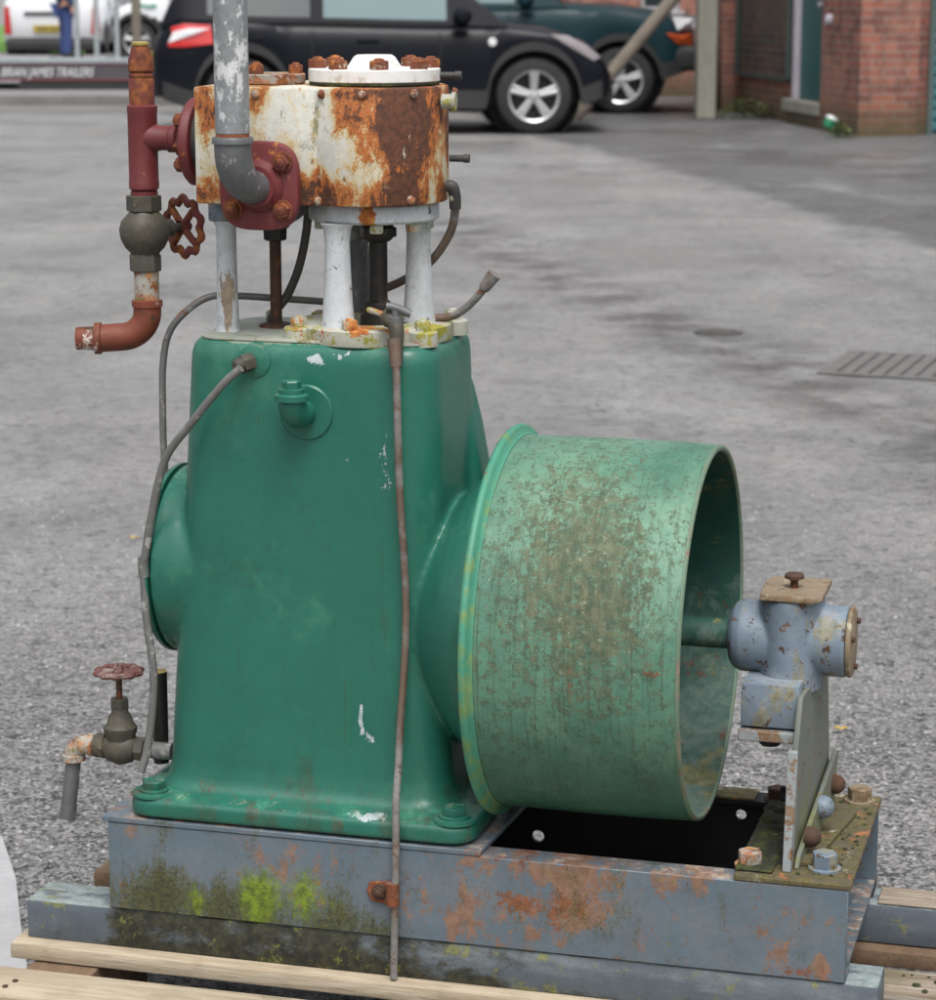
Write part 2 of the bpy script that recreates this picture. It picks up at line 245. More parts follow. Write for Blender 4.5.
def box(bm,x0,x1,y0,y1,z0,z1,bev=0,seg=2,mi=0):
    b=B(); bmesh.ops.create_cube(b,size=1)
    for v in b.verts: v.co=((x0+x1)/2+v.co.x*(x1-x0),(y0+y1)/2+v.co.y*(y1-y0),(z0+z1)/2+v.co.z*(z1-z0))
    if bev: bmesh.ops.bevel(b,geom=b.edges[:]+b.verts[:],offset=bev,segments=seg,affect='EDGES',profile=.5)
    for f in b.faces: f.material_index=mi
    me=bpy.data.meshes.new('t'); b.to_mesh(me); b.free(); bm.from_mesh(me); bpy.data.meshes.remove(me); return bm
def prism(bm,pts,d0,d1,axis='y',bev=0,seg=2):
    """extrude a 2D polygon; axis y: pts=(x,z); x: pts=(y,z); z: pts=(x,y)"""
    f={'y':lambda p,d:(p[0],d,p[1]),'x':lambda p,d:(d,p[0],p[1]),'z':lambda p,d:(p[0],p[1],d)}[axis]
    b=B(); v0=[b.verts.new(f(p,d0)) for p in pts]; v1=[b.verts.new(f(p,d1)) for p in pts]; n=len(pts)
    b.faces.new(v0); b.faces.new(v1[::-1])
    for i in range(n): b.faces.new((v0[i],v0[(i+1)%n],v1[(i+1)%n],v1[i]))
    bmesh.ops.recalc_face_normals(b,faces=b.faces[:])
    if bev:
        es=[e for e in b.edges if len(e.link_faces)==2 and e.calc_face_angle(0)>R(35)]
        bmesh.ops.bevel(b,geom=es,offset=bev,segments=seg,affect='EDGES',profile=.5)
    me=bpy.data.meshes.new('t'); b.to_mesh(me); b.free(); bm.from_mesh(me); bpy.data.meshes.remove(me); return bm
def lathe(bm,prof,o,ax=(0,0,1),seg=32,closed=True,ph=0.0):
    a,u,w=basis(ax); o=Vector(o); rings=[]
    for r,h in prof:
        if r<1e-5: rings.append([bm.verts.new(o+a*h)])
        else: rings.append([bm.verts.new(o+a*h+u*(r*math.cos(ph+2*PI*i/seg))+w*(r*math.sin(ph+2*PI*i/seg))) for i in range(seg)])
    for A,C in zip(rings,rings[1:]):
        if len(A)==1 and len(C)==1: continue
        for i in range(seg):
            j=(i+1)%seg
            if len(A)==1: bm.faces.new((A[0],C[j],C[i]))
            elif len(C)==1: bm.faces.new((A[i],A[j],C[0]))
            else: bm.faces.new((A[i],A[j],C[j],C[i]))
    if closed:
        if len(rings[0])>1: bm.faces.new(rings[0][::-1])
        if len(rings[-1])>1: bm.faces.new(rings[-1])
    return bm
def smoothpath(pts,sub=8):
    P=[Vector(p) for p in pts]
    if len(P)<3: return P
    P=[P[0]*2-P[1]]+P+[P[-1]*2-P[-2]]; out=[]
    for i in range(1,len(P)-2):
        for k in range(sub):
            t=k/sub; a,b,c,d=P[i-1:i+3]
            out.append(.5*((2*b)+(c-a)*t+(2*a-5*b+4*c-d)*t*t+(3*b-a-3*c+d)*t**3))
    out.append(P[-2]); return out
def tube(bm,pts,r,seg=14,sub=8,raw=False):
    P=[Vector(p) for p in pts] if raw else smoothpath(pts,sub); n=len(P)
    rr=r if callable(r) else (lambda t:r)
    T=[(P[min(i+1,n-1)]-P[max(i-1,0)]).normalized() for i in range(n)]
    _,u,_=basis(T[0]); rings=[]
    for i in range(n):
        u=(u-T[i]*u.dot(T[i])).normalized(); w=T[i].cross(u); q=rr(i/(n-1))
        rings.append([bm.verts.new(P[i]+u*(q*math.cos(2*PI*k/seg))+w*(q*math.sin(2*PI*k/seg))) for k in range(seg)])
    for A,C in zip(rings,rings[1:]):
        for k in range(seg): bm.faces.new((A[k],A[(k+1)%seg],C[(k+1)%seg],C[k]))
    bm.faces.new(rings[0][::-1]); bm.faces.new(rings[-1]); return bm
def hexb(bm,p,ax,r,h,washer=0,dome=True,ph=0.0):
    if washer: lathe(bm,[(washer,0),(washer,.0025),(washer*.97,.003),(0,.003)],p,ax,24,False)
    lathe(bm,[(r*.98,.002 if washer else 0),(r,.003),(r,h-.0015),(r*.88,h)],p,ax,6,True,ph)
    if dome: lathe(bm,[(r*.62,h-.001),(r*.58,h+.0012),(r*.35,h+.0028),(0,h+.0032)],p,ax,12,False)
    return bm
def loft(bm,rings,cap=True):
    V=[[bm.verts.new(p) for p in r] for r in rings]; n=len(V[0])
    for A,C in zip(V,V[1:]):
        for i in range(n): bm.faces.new((A[i],A[(i+1)%n],C[(i+1)%n],C[i]))
    if cap: bm.faces.new(V[0][::-1]); bm.faces.new(V[-1])
    return bm
def rrect(x0,x1,y0,y1,r,z,k=7,rs=None):
    rs=rs or [r]*4; out=[]
    for (cx,cy,sx,sy,a0),q in zip(((x1,y1,-1,-1,0),(x0,y1,1,-1,90),(x0,y0,1,1,180),(x1,y0,-1,1,270)),rs):
        for i in range(k+1):
            a=R(a0+90*i/k); out.append((cx+sx*q+q*math.cos(a),cy+sy*q+q*math.sin(a),z))
    return out
def plate_holes(bm,axis,outer,holes,d0,d1):
    """flat plate with round through-holes; outer=(a0,a1,b0,b1) in plate axes, holes=(a,b,r)"""
    b=B(); a0,a1,b0,b1=outer; E=[]
    def loop(ps):
        vs=[b.verts.new((p[0],0,p[1])) for p in ps]
        for i in range(len(vs)): E.append(b.edges.new((vs[i],vs[(i+1)%len(vs)])))
    loop([(a0,b0),(a1,b0),(a1,b1),(a0,b1)])
    for (a,c,r) in holes: loop([(a+r*math.cos(2*PI*i/20),c+r*math.sin(2*PI*i/20)) for i in range(20)])
    bmesh.ops.triangle_fill(b,edges=E,use_beauty=True)
    res=bmesh.ops.extrude_face_region(b,geom=b.faces[:])
    for v in b.verts: v.co.y=d0
    for g in res['geom']:
        if isinstance(g,bmesh.types.BMVert): g.co.y=d1
    me=bpy.data.meshes.new('t'); b.to_mesh(me); b.free(); bm.from_mesh(me); bpy.data.meshes.remove(me); return bm

def blend(bm,vox,it,name):
    bmesh.ops.recalc_face_normals(bm,faces=bm.faces[:])
    me=bpy.data.meshes.new('tmp'); bm.to_mesh(me); bm.free(); o=bpy.data.objects.new('tmp',me); COL.objects.link(o)
    m=o.modifiers.new('r','REMESH'); m.mode='VOXEL'; m.voxel_size=vox; m.use_smooth_shade=True
    q=o.modifiers.new('s','SMOOTH'); q.factor=.5; q.iterations=it
    bpy.context.view_layer.update(); nm=bpy.data.meshes.new_from_object(o.evaluated_get(bpy.context.evaluated_depsgraph_get()))
    bpy.data.objects.remove(o); bpy.data.meshes.remove(me); b=B(); b.from_mesh(nm); bpy.data.meshes.remove(nm); return b
# ================================================================== THE ENGINE
TH=R(15.3)
OX,OY=-0.50090,3.17438
def W(x,y,z): return (OX+x*math.cos(TH)+y*math.sin(TH), OY-x*math.sin(TH)+y*math.cos(TH), z)
base=(.5,.17,.205)
eng=empty('steam_engine',W(*base),-TH,'vertical steam engine with rusty cream cylinder, green crankcase and green belt pulley on grey frame','steam engine')
def part(name,bm,mat,parent=None,**k):
    if parent is None:
        o=link(name,bm,MT[mat],eng,**k); o.location=[-q for q in base]
    else: o=link(name,bm,MT[mat],parent,**k)
    return o

# ---- frame
b=B(); prism(b,[(0,.205),(0,.326),(.042,.326),(.042,.320),(.007,.320),(.007,.211),(.042,.211),(.042,.205)],.022,1.004,'x',.0012,1)
front=part('frame_rail',b,'frame')
b=B(); plate_holes(b,'y',(.022,1.004,.205,.326),[(0.5280,0.2840,.0075),(0.5280,0.2350,.009),(0.8160,0.2930,.0075),(.30,.26,.009)],.344,.350)
box(b,.022,1.004,.308,.3435,.3205,.326); box(b,.022,1.004,.308,.3435,.205,.2105)
rear=part('frame_rail',b,'blackin',smooth=False)
b=B(); box(b,.962,1.0045,.3405,.3437,.2185,.3195); part('frame_rail_liner',b,'frame',smooth=False)
b=B(); box(b,.024,.84,.306,.3505,.3265,.3305,.001); part('rail_top_strip',b,'mossplate')
b=B(); box(b,.022,.028,.0445,.3055,.205,.326); part('frame_end_plate',b,'frame',smooth=False)
b=B(); prism(b,[(.014,-.0015),(.536,-.0015),(.556,.352),(.014,.352)],.3265,.3335,'z',.001,1); part('engine_bed_plate',b,'frame')
b=B(); prism(b,[(.862,-.001),(1.007,-.001),(1.007,.351),(.862,.351)],.3265,.334,'z',.0015,1); tp=part('bearing_bed_plate',b,'mossplate')
b=B(); box(b,.955,.961,.008,.343,.2125,.3195); box(b,.9615,1.003,.043,.343,.2125,.218); part('cross_member',b,'frame',smooth=False)
b=B(); box(b,.80,.86,.045,.30,.212,.218); part('bottom_tie',b,'blackin',smooth=False)
# mud / moss lump and foot of the bearing
b=B()
for i in range(34):
    x=rnd.uniform(.872,.902); y=rnd.uniform(.05,.28); r=rnd.uniform(.008,.018)
    lathe(b,[(r,0),(r*.8,r*.3),(r*.35,r*.55),(0,r*.6)],(x,y,.333),(rnd.uniform(-.2,.2),rnd.uniform(-.2,.2),1),9,False)
prism(b,[(.861,.012),(.908,.012),(.914,.335),(.864,.335)],.3345,.339,'z',.002,1)
part('moss_clump',b,'darkmoss')['kind']='stuff'
for (x,y,m,r,h) in ((.968,.050,'bearing',.0165,.022),(.980,.325,'tan',.0165,.020),(.876,.038,'rustwhite',.0155,.020),(.872,.30,'rustdark',.014,.018)):
    b=B(); hexb(b,(x,y,.334),(0,0,1),r,h,r*1.25,False,rnd.random()); part('bolt',b,m,tp)
# small debris on the plate
b=B()
for i in range(60):
    x=rnd.uniform(.925,1.0); y=rnd.uniform(.02,.34); r=rnd.uniform(.0015,.004)
    lathe(b,[(r,0),(r*.7,r*.8),(0,r)],(x,y,.3335),(0,0,1),6,False)
part('debris',b,'darkmoss',tp)['kind']='stuff'

# ---- bearing pedestal
def skew(bm,k,y0=.05):
    for v in bm.verts: v.co.x+=(v.co.y-y0)*k
    return bm
b=B(); prism(b,[(.046,.3345),(.275,.3345),(.270,.43),(.245,.545),(.085,.545),(.060,.47)],.921,.928,'x',.001,1); post=part('pedestal_plate',skew(b,.07),'post')
b=B(); prism(b,[(.024,.3342),(.0455,.3342),(.0595,.47),(.0595,.4825),(.050,.4825),(.044,.44)],.918,.930,'x',.001,1); part('pedestal_edge',b,'postedge')
b=B(); prism(b,[(.038,.3345),(.262,.3345),(.285,.415),(.275,.42),(.050,.350)],.932,.938,'x',.001,1); part('gusset',skew(b,.07),'post')
b=B(); skew(box(b,.9165,.952,.050,.262,.3345,.3405,.001,1),.15); part('foot_angle',b,'mossplate')
for (x,y,z,m,r) in ((.948,.170,.374,'bearing',.0150),(.953,.25,.380,'rustdark',.013),(.943,.085,.362,'rustdark',.0135)):
    b=B(); lathe(b,[(r,-.003),(r,.004),(r*.85,.010),(r*.5,.0145),(0,.016)],(x,y,z),(1,-.17,0),20,False); part('round_head_bolt',b,m,post)
b=B(); hexb(b,(.905,.205,.375),(-1,0,0),.010,.016,0,False); part('bolt',b,'black',post)
# shelf angle and housing
b=B(); box(b,.852,.925,.088,.25,.500,.556,.002,2); shelf=part('bearing_shelf',b,'bearing')
b=B(); box(b,.850,.922,.080,.25,.483,.4965,.0015,1); part('shelf_lip',b,'postedge')
b=B(); lathe(b,[(.015,0),(.017,.004),(.012,.010),(0,.012)],(.888,.105,.4832),(0,0,-1),16,False); part('bolt',b,'black',shelf)
b=B(); c=(0,.17,.597)
lathe(b,[(0,.822),(.020,.822),(.034,.825),(.0425,.831),(.0465,.840),(.0465,.858),(.0445,.875),(.0435,.90),(.0435,.935),(.0455,.945),(.0460,.972),(.0445,.9755),(0,.9755)],c,(1,0,0),48,False)
q=B(); lathe(q,[(0,.535),(.0415,.535),(.0415,.650),(.0405,.6565),(0,.6565)],(.903,0,0),(0,0,1),48,False)
for v in q.verts: v.co.y=.168+v.co.y*1.25
me=bpy.data.meshes.new('t'); q.to_mesh(me); q.free(); b.from_mesh(me); bpy.data.meshes.remove(me)
b=blend(b,.0021,5,'bearing_housing'); bh=part('bearing_housing',b,'bearing',ang=179)
b=B(); lathe(b,[(0,0),(.0445,0),(.0455,.002),(.0455,.005),(.043,.0065),(0,.0065)],(.976,.17,.597),(1,0,0),40,False); cap=part('end_cap',b,'tan',bh)
for a in (40,160,280):
    b=B(); lathe(b,[(.004,0),(.004,.004),(0,.005)],(.983,.17+.034*math.cos(R(a)),.597+.034*math.sin(R(a))),(1,0,0),10,False); part('screw',b,'rustdark',cap) if False else part('screw',b,'rustdark',bh)
b=B(); prism(b,[(.868,.118),(.934,.113),(.946,.128),(.946,.222),(.872,.222),(.864,.20)],.6568,.6650,'z',.001,1); part('oil_cover',b,'tan',bh)
b=B(); lathe(b,[(.005,0),(.005,.010),(.0065,.012),(.0125,.014),(.0125,.018),(.010,.020),(0,.0205)],(.905,.165,.6635),(0,0,1),18,False); part('cover_knob',b,'rustdark',bh)

# ---- shaft and pulley
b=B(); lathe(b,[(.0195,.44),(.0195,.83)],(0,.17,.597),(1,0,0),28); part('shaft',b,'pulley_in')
Rr=.244
b=B(); lathe(b,[(Rr,.5455),(Rr+.0006,.62),(Rr+.0012,.675),(Rr+.0006,.74),(Rr-.001,.797)],(0,.17,.597),(1,0,0),128,False); pul=part('pulley_rim',b,'pulley',ang=80)
b=B(); lathe(b,[(Rr-.001,.7972),(Rr-.0018,.801),(Rr-.0055,.8018),(Rr-.0085,.801),(Rr-.0092,.798)],(0,.17,.597),(1,0,0),128,False); part('rim_edge',b,'rimedge',pul,ang=80)
b=B(); lathe(b,[(Rr+.0005,.5452),(Rr+.003,.541),(Rr+.010,.5395),(Rr+.0135,.537),(Rr+.0142,.533),(Rr+.012,.5295),(Rr+.006,.528),(.10,.528)],(0,.17,.597),(1,0,0),128,False); part('rim_flange',b,'pulley_lip',pul,ang=80)
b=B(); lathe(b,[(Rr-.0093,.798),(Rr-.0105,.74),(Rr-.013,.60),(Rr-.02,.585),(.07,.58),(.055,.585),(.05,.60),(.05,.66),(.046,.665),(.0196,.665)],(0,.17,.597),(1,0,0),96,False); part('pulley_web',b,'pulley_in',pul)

# ---- crankcase
b=B()
# (z, x0,x1,y0,y1,r)
prof=[(.3355,.050,.520,.003,.347,.030),(.338,.047,.523,.000,.350,.032),(.357,.047,.523,.000,.350,.032),(.3615,.051,.519,.004,.346,.030),
 (.3645,.062,.500,.018,.334,.040),(.3685,.074,.488,.030,.322,.046),(.378,.080,.480,.038,.314,.050),(.400,.0835,.4745,.042,.309,.050),
 (.45,.086,.471,.044,.307,.050),(.60,.096,.465,.048,.302,.050),(.75,.107,.460,.0515,.297,.050),(.85,.114,.457,.053,.294,.049),(.930,.1190,.4555,.0545,.2905,.048),(.950,.1205,.4545,.0555,.2895,.047),
 (.9600,.1235,.4515,.0585,.2865,.045),(.9665,.1285,.4465,.063,.282,.043),(.9700,.135,.441,.070,.276,.040)]
rings=[]
for i,(z,x0,x1,y0,y1,r) in enumerate(prof):
    fl=i<4; rs=None
    rings.append(rrect(x0,x1,y0,y1,r,z,9,rs))
loft(b,rings)
lathe(b,[(0,.30),(.105,.40),(.118,.43),(.130,.443),(.144,.456),(.158,.468),(.171,.480),(.182,.493),(.190,.506),(.193,.516),(0,.517)],(0,.172,.602),(1,0,0),72,False)
lathe(b,[(0,.069),(.120,.069),(.1275,.072),(.1275,.080),(.1265,.088),(.1265,.100),(.124,.115),(.118,.135),(.105,.16),(.0,.2)],(0,.174,.652),(1,0,0),64,False)
prism(b,[(.40,.925),(.446,.905),(.462,.84),(.473,.78),(.477,.70),(.477,.50),(.40,.50)],.225,.300,'y',.015,3)
b=blend(b,.0036,12,'crankcase')
cc=part('crankcase',b,'green',ang=179)
b=B(); lathe(b,[(0,.058),(.118,.058),(.126,.060),(.1285,.063),(.1285,.0685)],(0,.174,.652),(1,0,0),64); part('side_cover',b,'green',cc,ang=60)
# foot bosses and bolts
for (x,y) in ((.078,.030),(.493,.030),(.078,.318),(.493,.318)):
    b=B(); lathe(b,[(.030,.3612),(.0295,.3645),(.027,.3660),(0,.3660)],(x,y,0),(0,0,1),32,False); part('foot_boss',b,'green',cc)
    b=B(); hexb(b,(x,y,.366),(0,0,1),.0165,.014,.021,False,rnd.random()); part('bolt',b,'green',cc)
# worn deck on the crankcase top
b=B(); loft(b,[rrect(.132,.443,.066,.279,.040,.9692,8),rrect(.132,.443,.066,.279,.040,.9710,8),rrect(.135,.440,.069,.276,.038,.9718,8)]); part('deck_plate',b,'top',cc)
b=B(); lathe(b,[(.024,.9716),(.022,.975),(.015,.977),(0,.977)],(.205,.185,0),(0,0,1),26,False); part('stuffing_gland',b,'rustdark',cc)
for (x,y) in ((.18,.245),(.265,.10),(.245,.245),(.43,.245),(.30,.09)):
    b=B(); hexb(b,(x,y,.9715),(0,0,1),.011,.013,0,True,rnd.random()); part('bolt',b,'whitemoss',cc)

# oil filler elbow
f0=Vector((0.2910,0.0480,0.8820))
b=B(); lathe(b,[(.036,0),(.036,.006),(.034,.008),(0,.008)],(f0.x,.058,f0.z),(0,-1,0),40,False); fl=part('filler_flange',b,'green')
b=B(); e0=Vector((f0.x-.004,.050,f0.z)); tube(b,[e0,e0+Vector((0,-.012,0)),e0+Vector((-.002,-.024,.003)),e0+Vector((-.003,-.031,.013)),e0+Vector((-.003,-.033,.022))],.0175,20,5)
cpt=e0+Vector((-.003,-.033,.020)); lathe(b,[(.0185,0),(.0215,.001),(.0215,.008),(.0185,.0095),(.0165,.010),(.0165,.016),(.013,.0165)],cpt,(0,0,1),28); part('filler_elbow',b,'green',fl)
b=B(); hexb(b,cpt+Vector((0,0,.0165)),(0,0,1),.0125,.010,0,False,.4); part('filler_plug',b,'green',fl)
# upper left union
g0=Vector((0.2210,0.0500,0.9450))
b=B(); lathe(b,[(.0215,0),(.0215,.009),(.019,.0105),(0,.0105)],(g0.x,.062,g0.z),(0,-1,0),32,False); un=part('union_boss',b,'green')
b=B(); ax=(-.55,-.8,-.12); hexb(b,(g0.x-.002,.050,g0.z),ax,.0120,.016,0,False); lathe(b,[(.009,.016),(.009,.024),(.006,.027)],(g0.x-.002,.050,g0.z),ax,14); part('union_nut',b,'brass',un)

# ---- cylinder base casting with columns
cx,cy=.346,.172
b=B(); lathe(b,[(.102,.9665),(.103,.969),(.103,.986),(.100,.9885),(.055,.989),(.050,.985),(.046,.978),(0,.978)],(cx+.003,cy-.012,0),(0,0,1),56,False)
for (bx,by) in ((.268,.095),(.432,.10),(.44,.215)):
    lathe(b,[(.020,.9665),(.020,.984),(.018,.986),(0,.986)],(bx,by,0),(0,0,1),20,False)
cb=part('cylinder_base',b,'whitemoss')
for (bx,by) in ((.268,.095),(.432,.10),(.44,.215),(.345,.068)):
    b=B(); hexb(b,(bx,by,.986 if bx!=.345 else .9885),(0,0,1),.0105,.012,0,True,rnd.random()); part('nut',b,'whitemoss',cb)
cols=(((0.3220,0.0920,0.9890),.0185),((0.4000,0.1920,0.9890),.0180),((.300,.245,.989),.016),((.383,.255,.989),.016))
cols=[((p[0],p[1]),r) for p,r in cols]
for ci,(p,r) in enumerate(cols):
    b=B(); lathe(b,[(r*1.18,.985),(r*1.13,.993),(r*1.02,1.02),(r*.92,1.06),(r*.86,1.095),(r*.95,1.112),(r*1.15,1.120)],(*p,0),(0,0,1),32); part('column',b,'white' if ci<2 else 'galv_and_shade',cb)  # rear columns darker grey than the white front ones: shade put into colour
b=B(); lathe(b,[(.070,1.1175),(.0815,1.119),(.0845,1.122),(.0845,1.138),(.083,1.1415),(.07,1.1425)],(cx,cy,0),(0,0,1),56); cf=part('cylinder_flange',b,'white')
for a in (200,245,290,335,20,65,110,155):
    b=B(); hexb(b,(cx+.069*math.cos(R(a)),cy+.069*math.sin(R(a)),1.1180),(0,0,-1),.0095,.011,0,False,rnd.random()); part('nut',b,'whitemoss',cf)
# left support column
p=(.157,.131)
b=B(); lathe(b,[(.019,.9660),(.0165,.969),(.0150,.98),(.0138,1.02),(.0132,1.07),(.0132,1.108),(.0165,1.114),(.0175,1.118),(.0175,1.1445)],(*p,0),(0,0,1),28); part('chest_column',b,'white')
b=B(); box(b,.139,.176,.112,.152,1.116,1.1435,.003,2); part('chest_bracket',b,'bearing')
# ---- cylinder jacket + chest
pts=[(.1425,.062),(.272,.064)]
for i in range(25):
    a=R(-118+236*i/24); pts.append((cx+.096*math.cos(a),cy+.108*math.sin(a)))
pts+=[(.272,.282),(.1425,.282)]
b=B(); prism(b,pts,1.1435,1.291,'z',.0035,2); cyl=part('cylinder_jacket',b,'cyl',ang=30)
b=B(); 
def ring(z0,z1,e): 
    q=[(cx+(x-cx)*(1+e),cy+(y-cy)*(1+e)) for x,y in pts]; return q
for z,lst in ((1.281,(300,325,367,410,443,262)),(1.152,(300,321,408,441))):
    for px_ in lst: pass
scr=[(0.2770,1.2820),(0.3100,1.2830),(0.3650,1.2830),(0.4210,1.2840),(0.4540,1.2830),(0.2260,1.2820),(0.2750,1.1480),(0.3030,1.1490),(0.4180,1.1510),(0.4510,1.1490)]
for (x,z) in scr:
    dx=x-cx
    if x<.275: y=.0635; n=(0,-1,0)
    else:
        s=max(-1,min(1,dx/.098)); y=cy-.108*math.sqrt(1-s*s); n=(s/.098,-math.sqrt(1-s*s)/.108,0)
    b=B(); lathe(b,[(.0058,-.001),(.0056,.002),(.0035,.0042),(0,.0048)],(x,y,z),n,12,False); part('jacket_screw',b,'rustwhite',cyl)
# cylinder cover
b=B(); lathe(b,[(.0825,1.2915),(.084,1.293),(.084,1.2955),(0,1.2955)],(cx+.002,cy,0),(0,0,1),48,False); part('cover_gasket',b,'darkmoss')
b=B(); lathe(b,[(.083,1.2956),(.0845,1.297),(.0845,1.311),(.083,1.3125),(.038,1.3125),(.034,1.315),(.0265,1.3265),(.0225,1.329),(0,1.3295)],(cx+.002,cy,0),(0,0,1),56,False); cv=part('cylinder_cover',b,'cover',ang=30)
for a in (22,67,118,152,200,248,292,338):
    b=B(); hexb(b,(cx+.002+.0725*math.cos(R(a)),cy+.0725*math.sin(R(a)),1.3125),(0,0,1),.0122,.0115,0,True,rnd.random()); part('bolt',b,'rust',cv)
b=B(); lathe(b,[(.045,1.2915),(.0465,1.293),(.0465,1.303),(.045,1.3045),(0,1.3045)],(.208,.165,0),(0,0,1),40,False); cv2=part('chest_cover',b,'rustwhite')
for a in (15,140,260):
    b=B(); hexb(b,(.208+.034*math.cos(R(a)),.165+.034*math.sin(R(a)),1.3045),(0,0,1),.0095,.011,0,True,rnd.random()); part('bolt',b,'rust',cv2)
# indicator studs on the right of the cylinder
for (x,y,z,m,r,L) in ((.428,.19,1.303,'hose',.0045,.030),(.444,.15,1.272,'whitemoss',.0095,.018),(.440,.20,1.197,'hose',.0045,.026)):
    b=B(); lathe(b,[(r,0),(r,L*.7),(r*1.25,L*.72),(r*1.25,L),(0,L+.001)],(x,y,z),(1,.1,0),14,False); part('drain_stud',b,m,cyl)
# dark round casting behind the inlet flange
b=B(); lathe(b,[(.040,0),(.043,.004),(.043,.05),(.03,.06)],(.240,.062,1.158),(0,1,0),32); part('valve_chest_boss',b,'hose')
# ---- red inlet flange
b=B(); q=[(.0530*math.copysign(abs(math.cos(a))**.62,math.cos(a)),.0560*math.copysign(abs(math.sin(a))**.62,math.sin(a))) for a in [2*PI*i/40 for i in range(40)]]
F0=Vector((0.2330,0.0450,1.1690))
prism(b,[(F0.x+x,F0.z+z) for x,z in q],.046,.0615,'y',.004,2); rf=part('inlet_flange',b,'red')
for a in (42,-42,138,222):
    b=B(); hexb(b,(F0.x+.056*math.cos(R(a))*.80,.046,F0.z+.056*math.sin(R(a))*.80),(0,-1,0),.0105,.011,.0135,True,rnd.random()); part('bolt',b,'redrust',rf)
b=B(); lathe(b,[(.034,0),(.032,.005),(.027,.009),(.026,.013),(.02,.013)],(F0.x,.046,F0.z),(0,-1,0),32); part('flange_collar',b,'red',rf)
# galvanised elbow and riser
dn=Vector((-.16,-.98,0)).normalized(); E0=Vector((F0.x,.036,F0.z))
P=[E0]; rb=.050
for i in range(1,13):
    a=R(90*i/12); P.append(E0+dn*(.004+rb*math.sin(a))+Vector((0,0,rb*(1-math.cos(a)))))
b=B(); tube(b,P+[P[-1]+Vector((0,0,.006))],lambda t:.0205+.0025*min(1,t*1.6),32,1,True); elb=part('pipe_elbow',b,'galv_and_shade')
tp_=P[-1]+Vector((0,0,.006)); b=B(); lathe(b,[(.023,0),(.0255,.001),(.0258,.007),(.0245,.009),(.02,.009)],tp_,(0,0,1),32); part('elbow_band',b,'galv_and_shade',elb)
b=B(); lathe(b,[(.0208,.008),(.0208,.013),(.0205,.0135)],tp_,(0,0,1),32); part('thread_ring',b,'rust',elb)
b=B(); lathe(b,[(.0212,.0138),(.0212,.62)],tp_,(0,0,1),32); part('steam_pipe',b,'galv')

# ---- left side: flange, tee, valve, elbow (all in the plane y=YV)
YV=.145
T0=Vector((0.0380,0.1450,1.2160))
b=B(); lathe(b,[(.055,0),(.057,.003),(.057,.011),(.054,.014),(.03,.015)],(.1195,YV+.005,T0.z),(-1,0,0),44); lf=part('side_flange',b,'red')
b=B(); lathe(b,[(.046,0),(.046,.024)],(.143,YV+.008,T0.z),(-1,0,0),32); part('side_boss',b,'hose',lf)
for a in (45,135,225,315):
    b=B(); hexb(b,(.1055,YV+.005+.040*math.cos(R(a)),T0.z+.040*math.sin(R(a))),(-1,0,0),.0095,.012,0,True); part('bolt',b,'redrust',lf)
b=B(); hexb(b,(.1055,YV,T0.z),(-1,0,0),.0185,.020,0,False,.2); lathe(b,[(.0145,.018),(.0145,.030)],(.1055,YV,T0.z),(-1,0,0),24); part('hex_nipple',b,'redrust',lf)
b=B(); lathe(b,[(.0175,0),(.0197,.002),(.0200,.010),(.0194,.012),(.0194,.100),(.0200,.102),(.0200,.109),(.0175,.111)],(T0.x,YV,(0.0360,0.1450,1.1520)[2]),(0,0,1),32)
lathe(b,[(.0185,.0),(.0180,.018),(.0160,.026),(.0162,.040),(.0180,.042),(.0182,.050),(.016,.052)],(T0.x,YV,T0.z+.004),(1,0,0),28); tee=part('pipe_tee',b,'red')
zt=(0.0360,0.1450,1.1520)[2]+.110
b=B(); lathe(b,[(.0165,0),(.0168,.034),(.0155,.036),(.0165,.040),(.0145,.043),(.0172,.046),(.0165,.060),(.0140,.066),(.0125,.074),(.0095,.0785),(.0095,.0795)],(T0.x,YV,zt-.001),(0,0,1),28); part('top_nipple',b,'redrust',tee)
b=B(); lathe(b,[(.0112,0),(.0115,.003),(.009,.0045),(0,.0045)],(T0.x,YV,zt+.0775),(0,0,1),24,False); part('brass_end_cap',b,'brasslight',tee)
zd=(0.0360,0.1450,1.1520)[2]
b=B(); lathe(b,[(.0148,-.016),(.0150,-.011),(.0178,-.0105),(.0180,-.002),(.0150,0)],(T0.x,YV,zd),(0,0,1),28); part('red_collar',b,'red',tee)
# globe valve
zv=(0.0390,0.1450,1.0980)[2]; xv=(0.0370,0.1450,1.0980)[0]
zh1=(0.0400,0.1450,1.1450)[2]; zh0=(0.0400,0.1450,1.1240)[2]
b=B(); lathe(b,[(.0210,zh0-zv),(.0232,zh0-zv+.001),(.0232,zh1-zv-.001),(.0215,zh1-zv)],(xv,YV,zv),(0,0,1),6,True,.3)
lathe(b,[(.014,zh1-zv-.001),(.0145,zd-.014-zv)],(xv,YV,zv),(0,0,1),20)
lathe(b,[(.018,zh0-zv+.001),(.0225,.022),(.0305,.013),(.0335,.002),(.0320,-.010),(.0260,-.022),(.0200,-.028),(.0190,-.030)],(xv,YV,zv),(0,0,1),36)
zb=(0.0370,0.1450,1.0450)[2]-zv
lathe(b,[(.0200,zb),(.0212,zb+.001),(.0212,zb+.020),(.0185,zb+.025)],(xv,YV,zv),(0,0,1),8,True,.2); gv=part('globe_valve',b,'brass',ang=35)
vd=Vector((.50,.866,.02)).normalized()
vc=Vector((xv,YV,zv))
b=B(); lathe(b,[(.020,.020),(.016,.030),(.012,.034),(.012,.044),(.0055,.046),(.0055,.074)],vc,vd,20); part('valve_stem',b,'brass',gv)
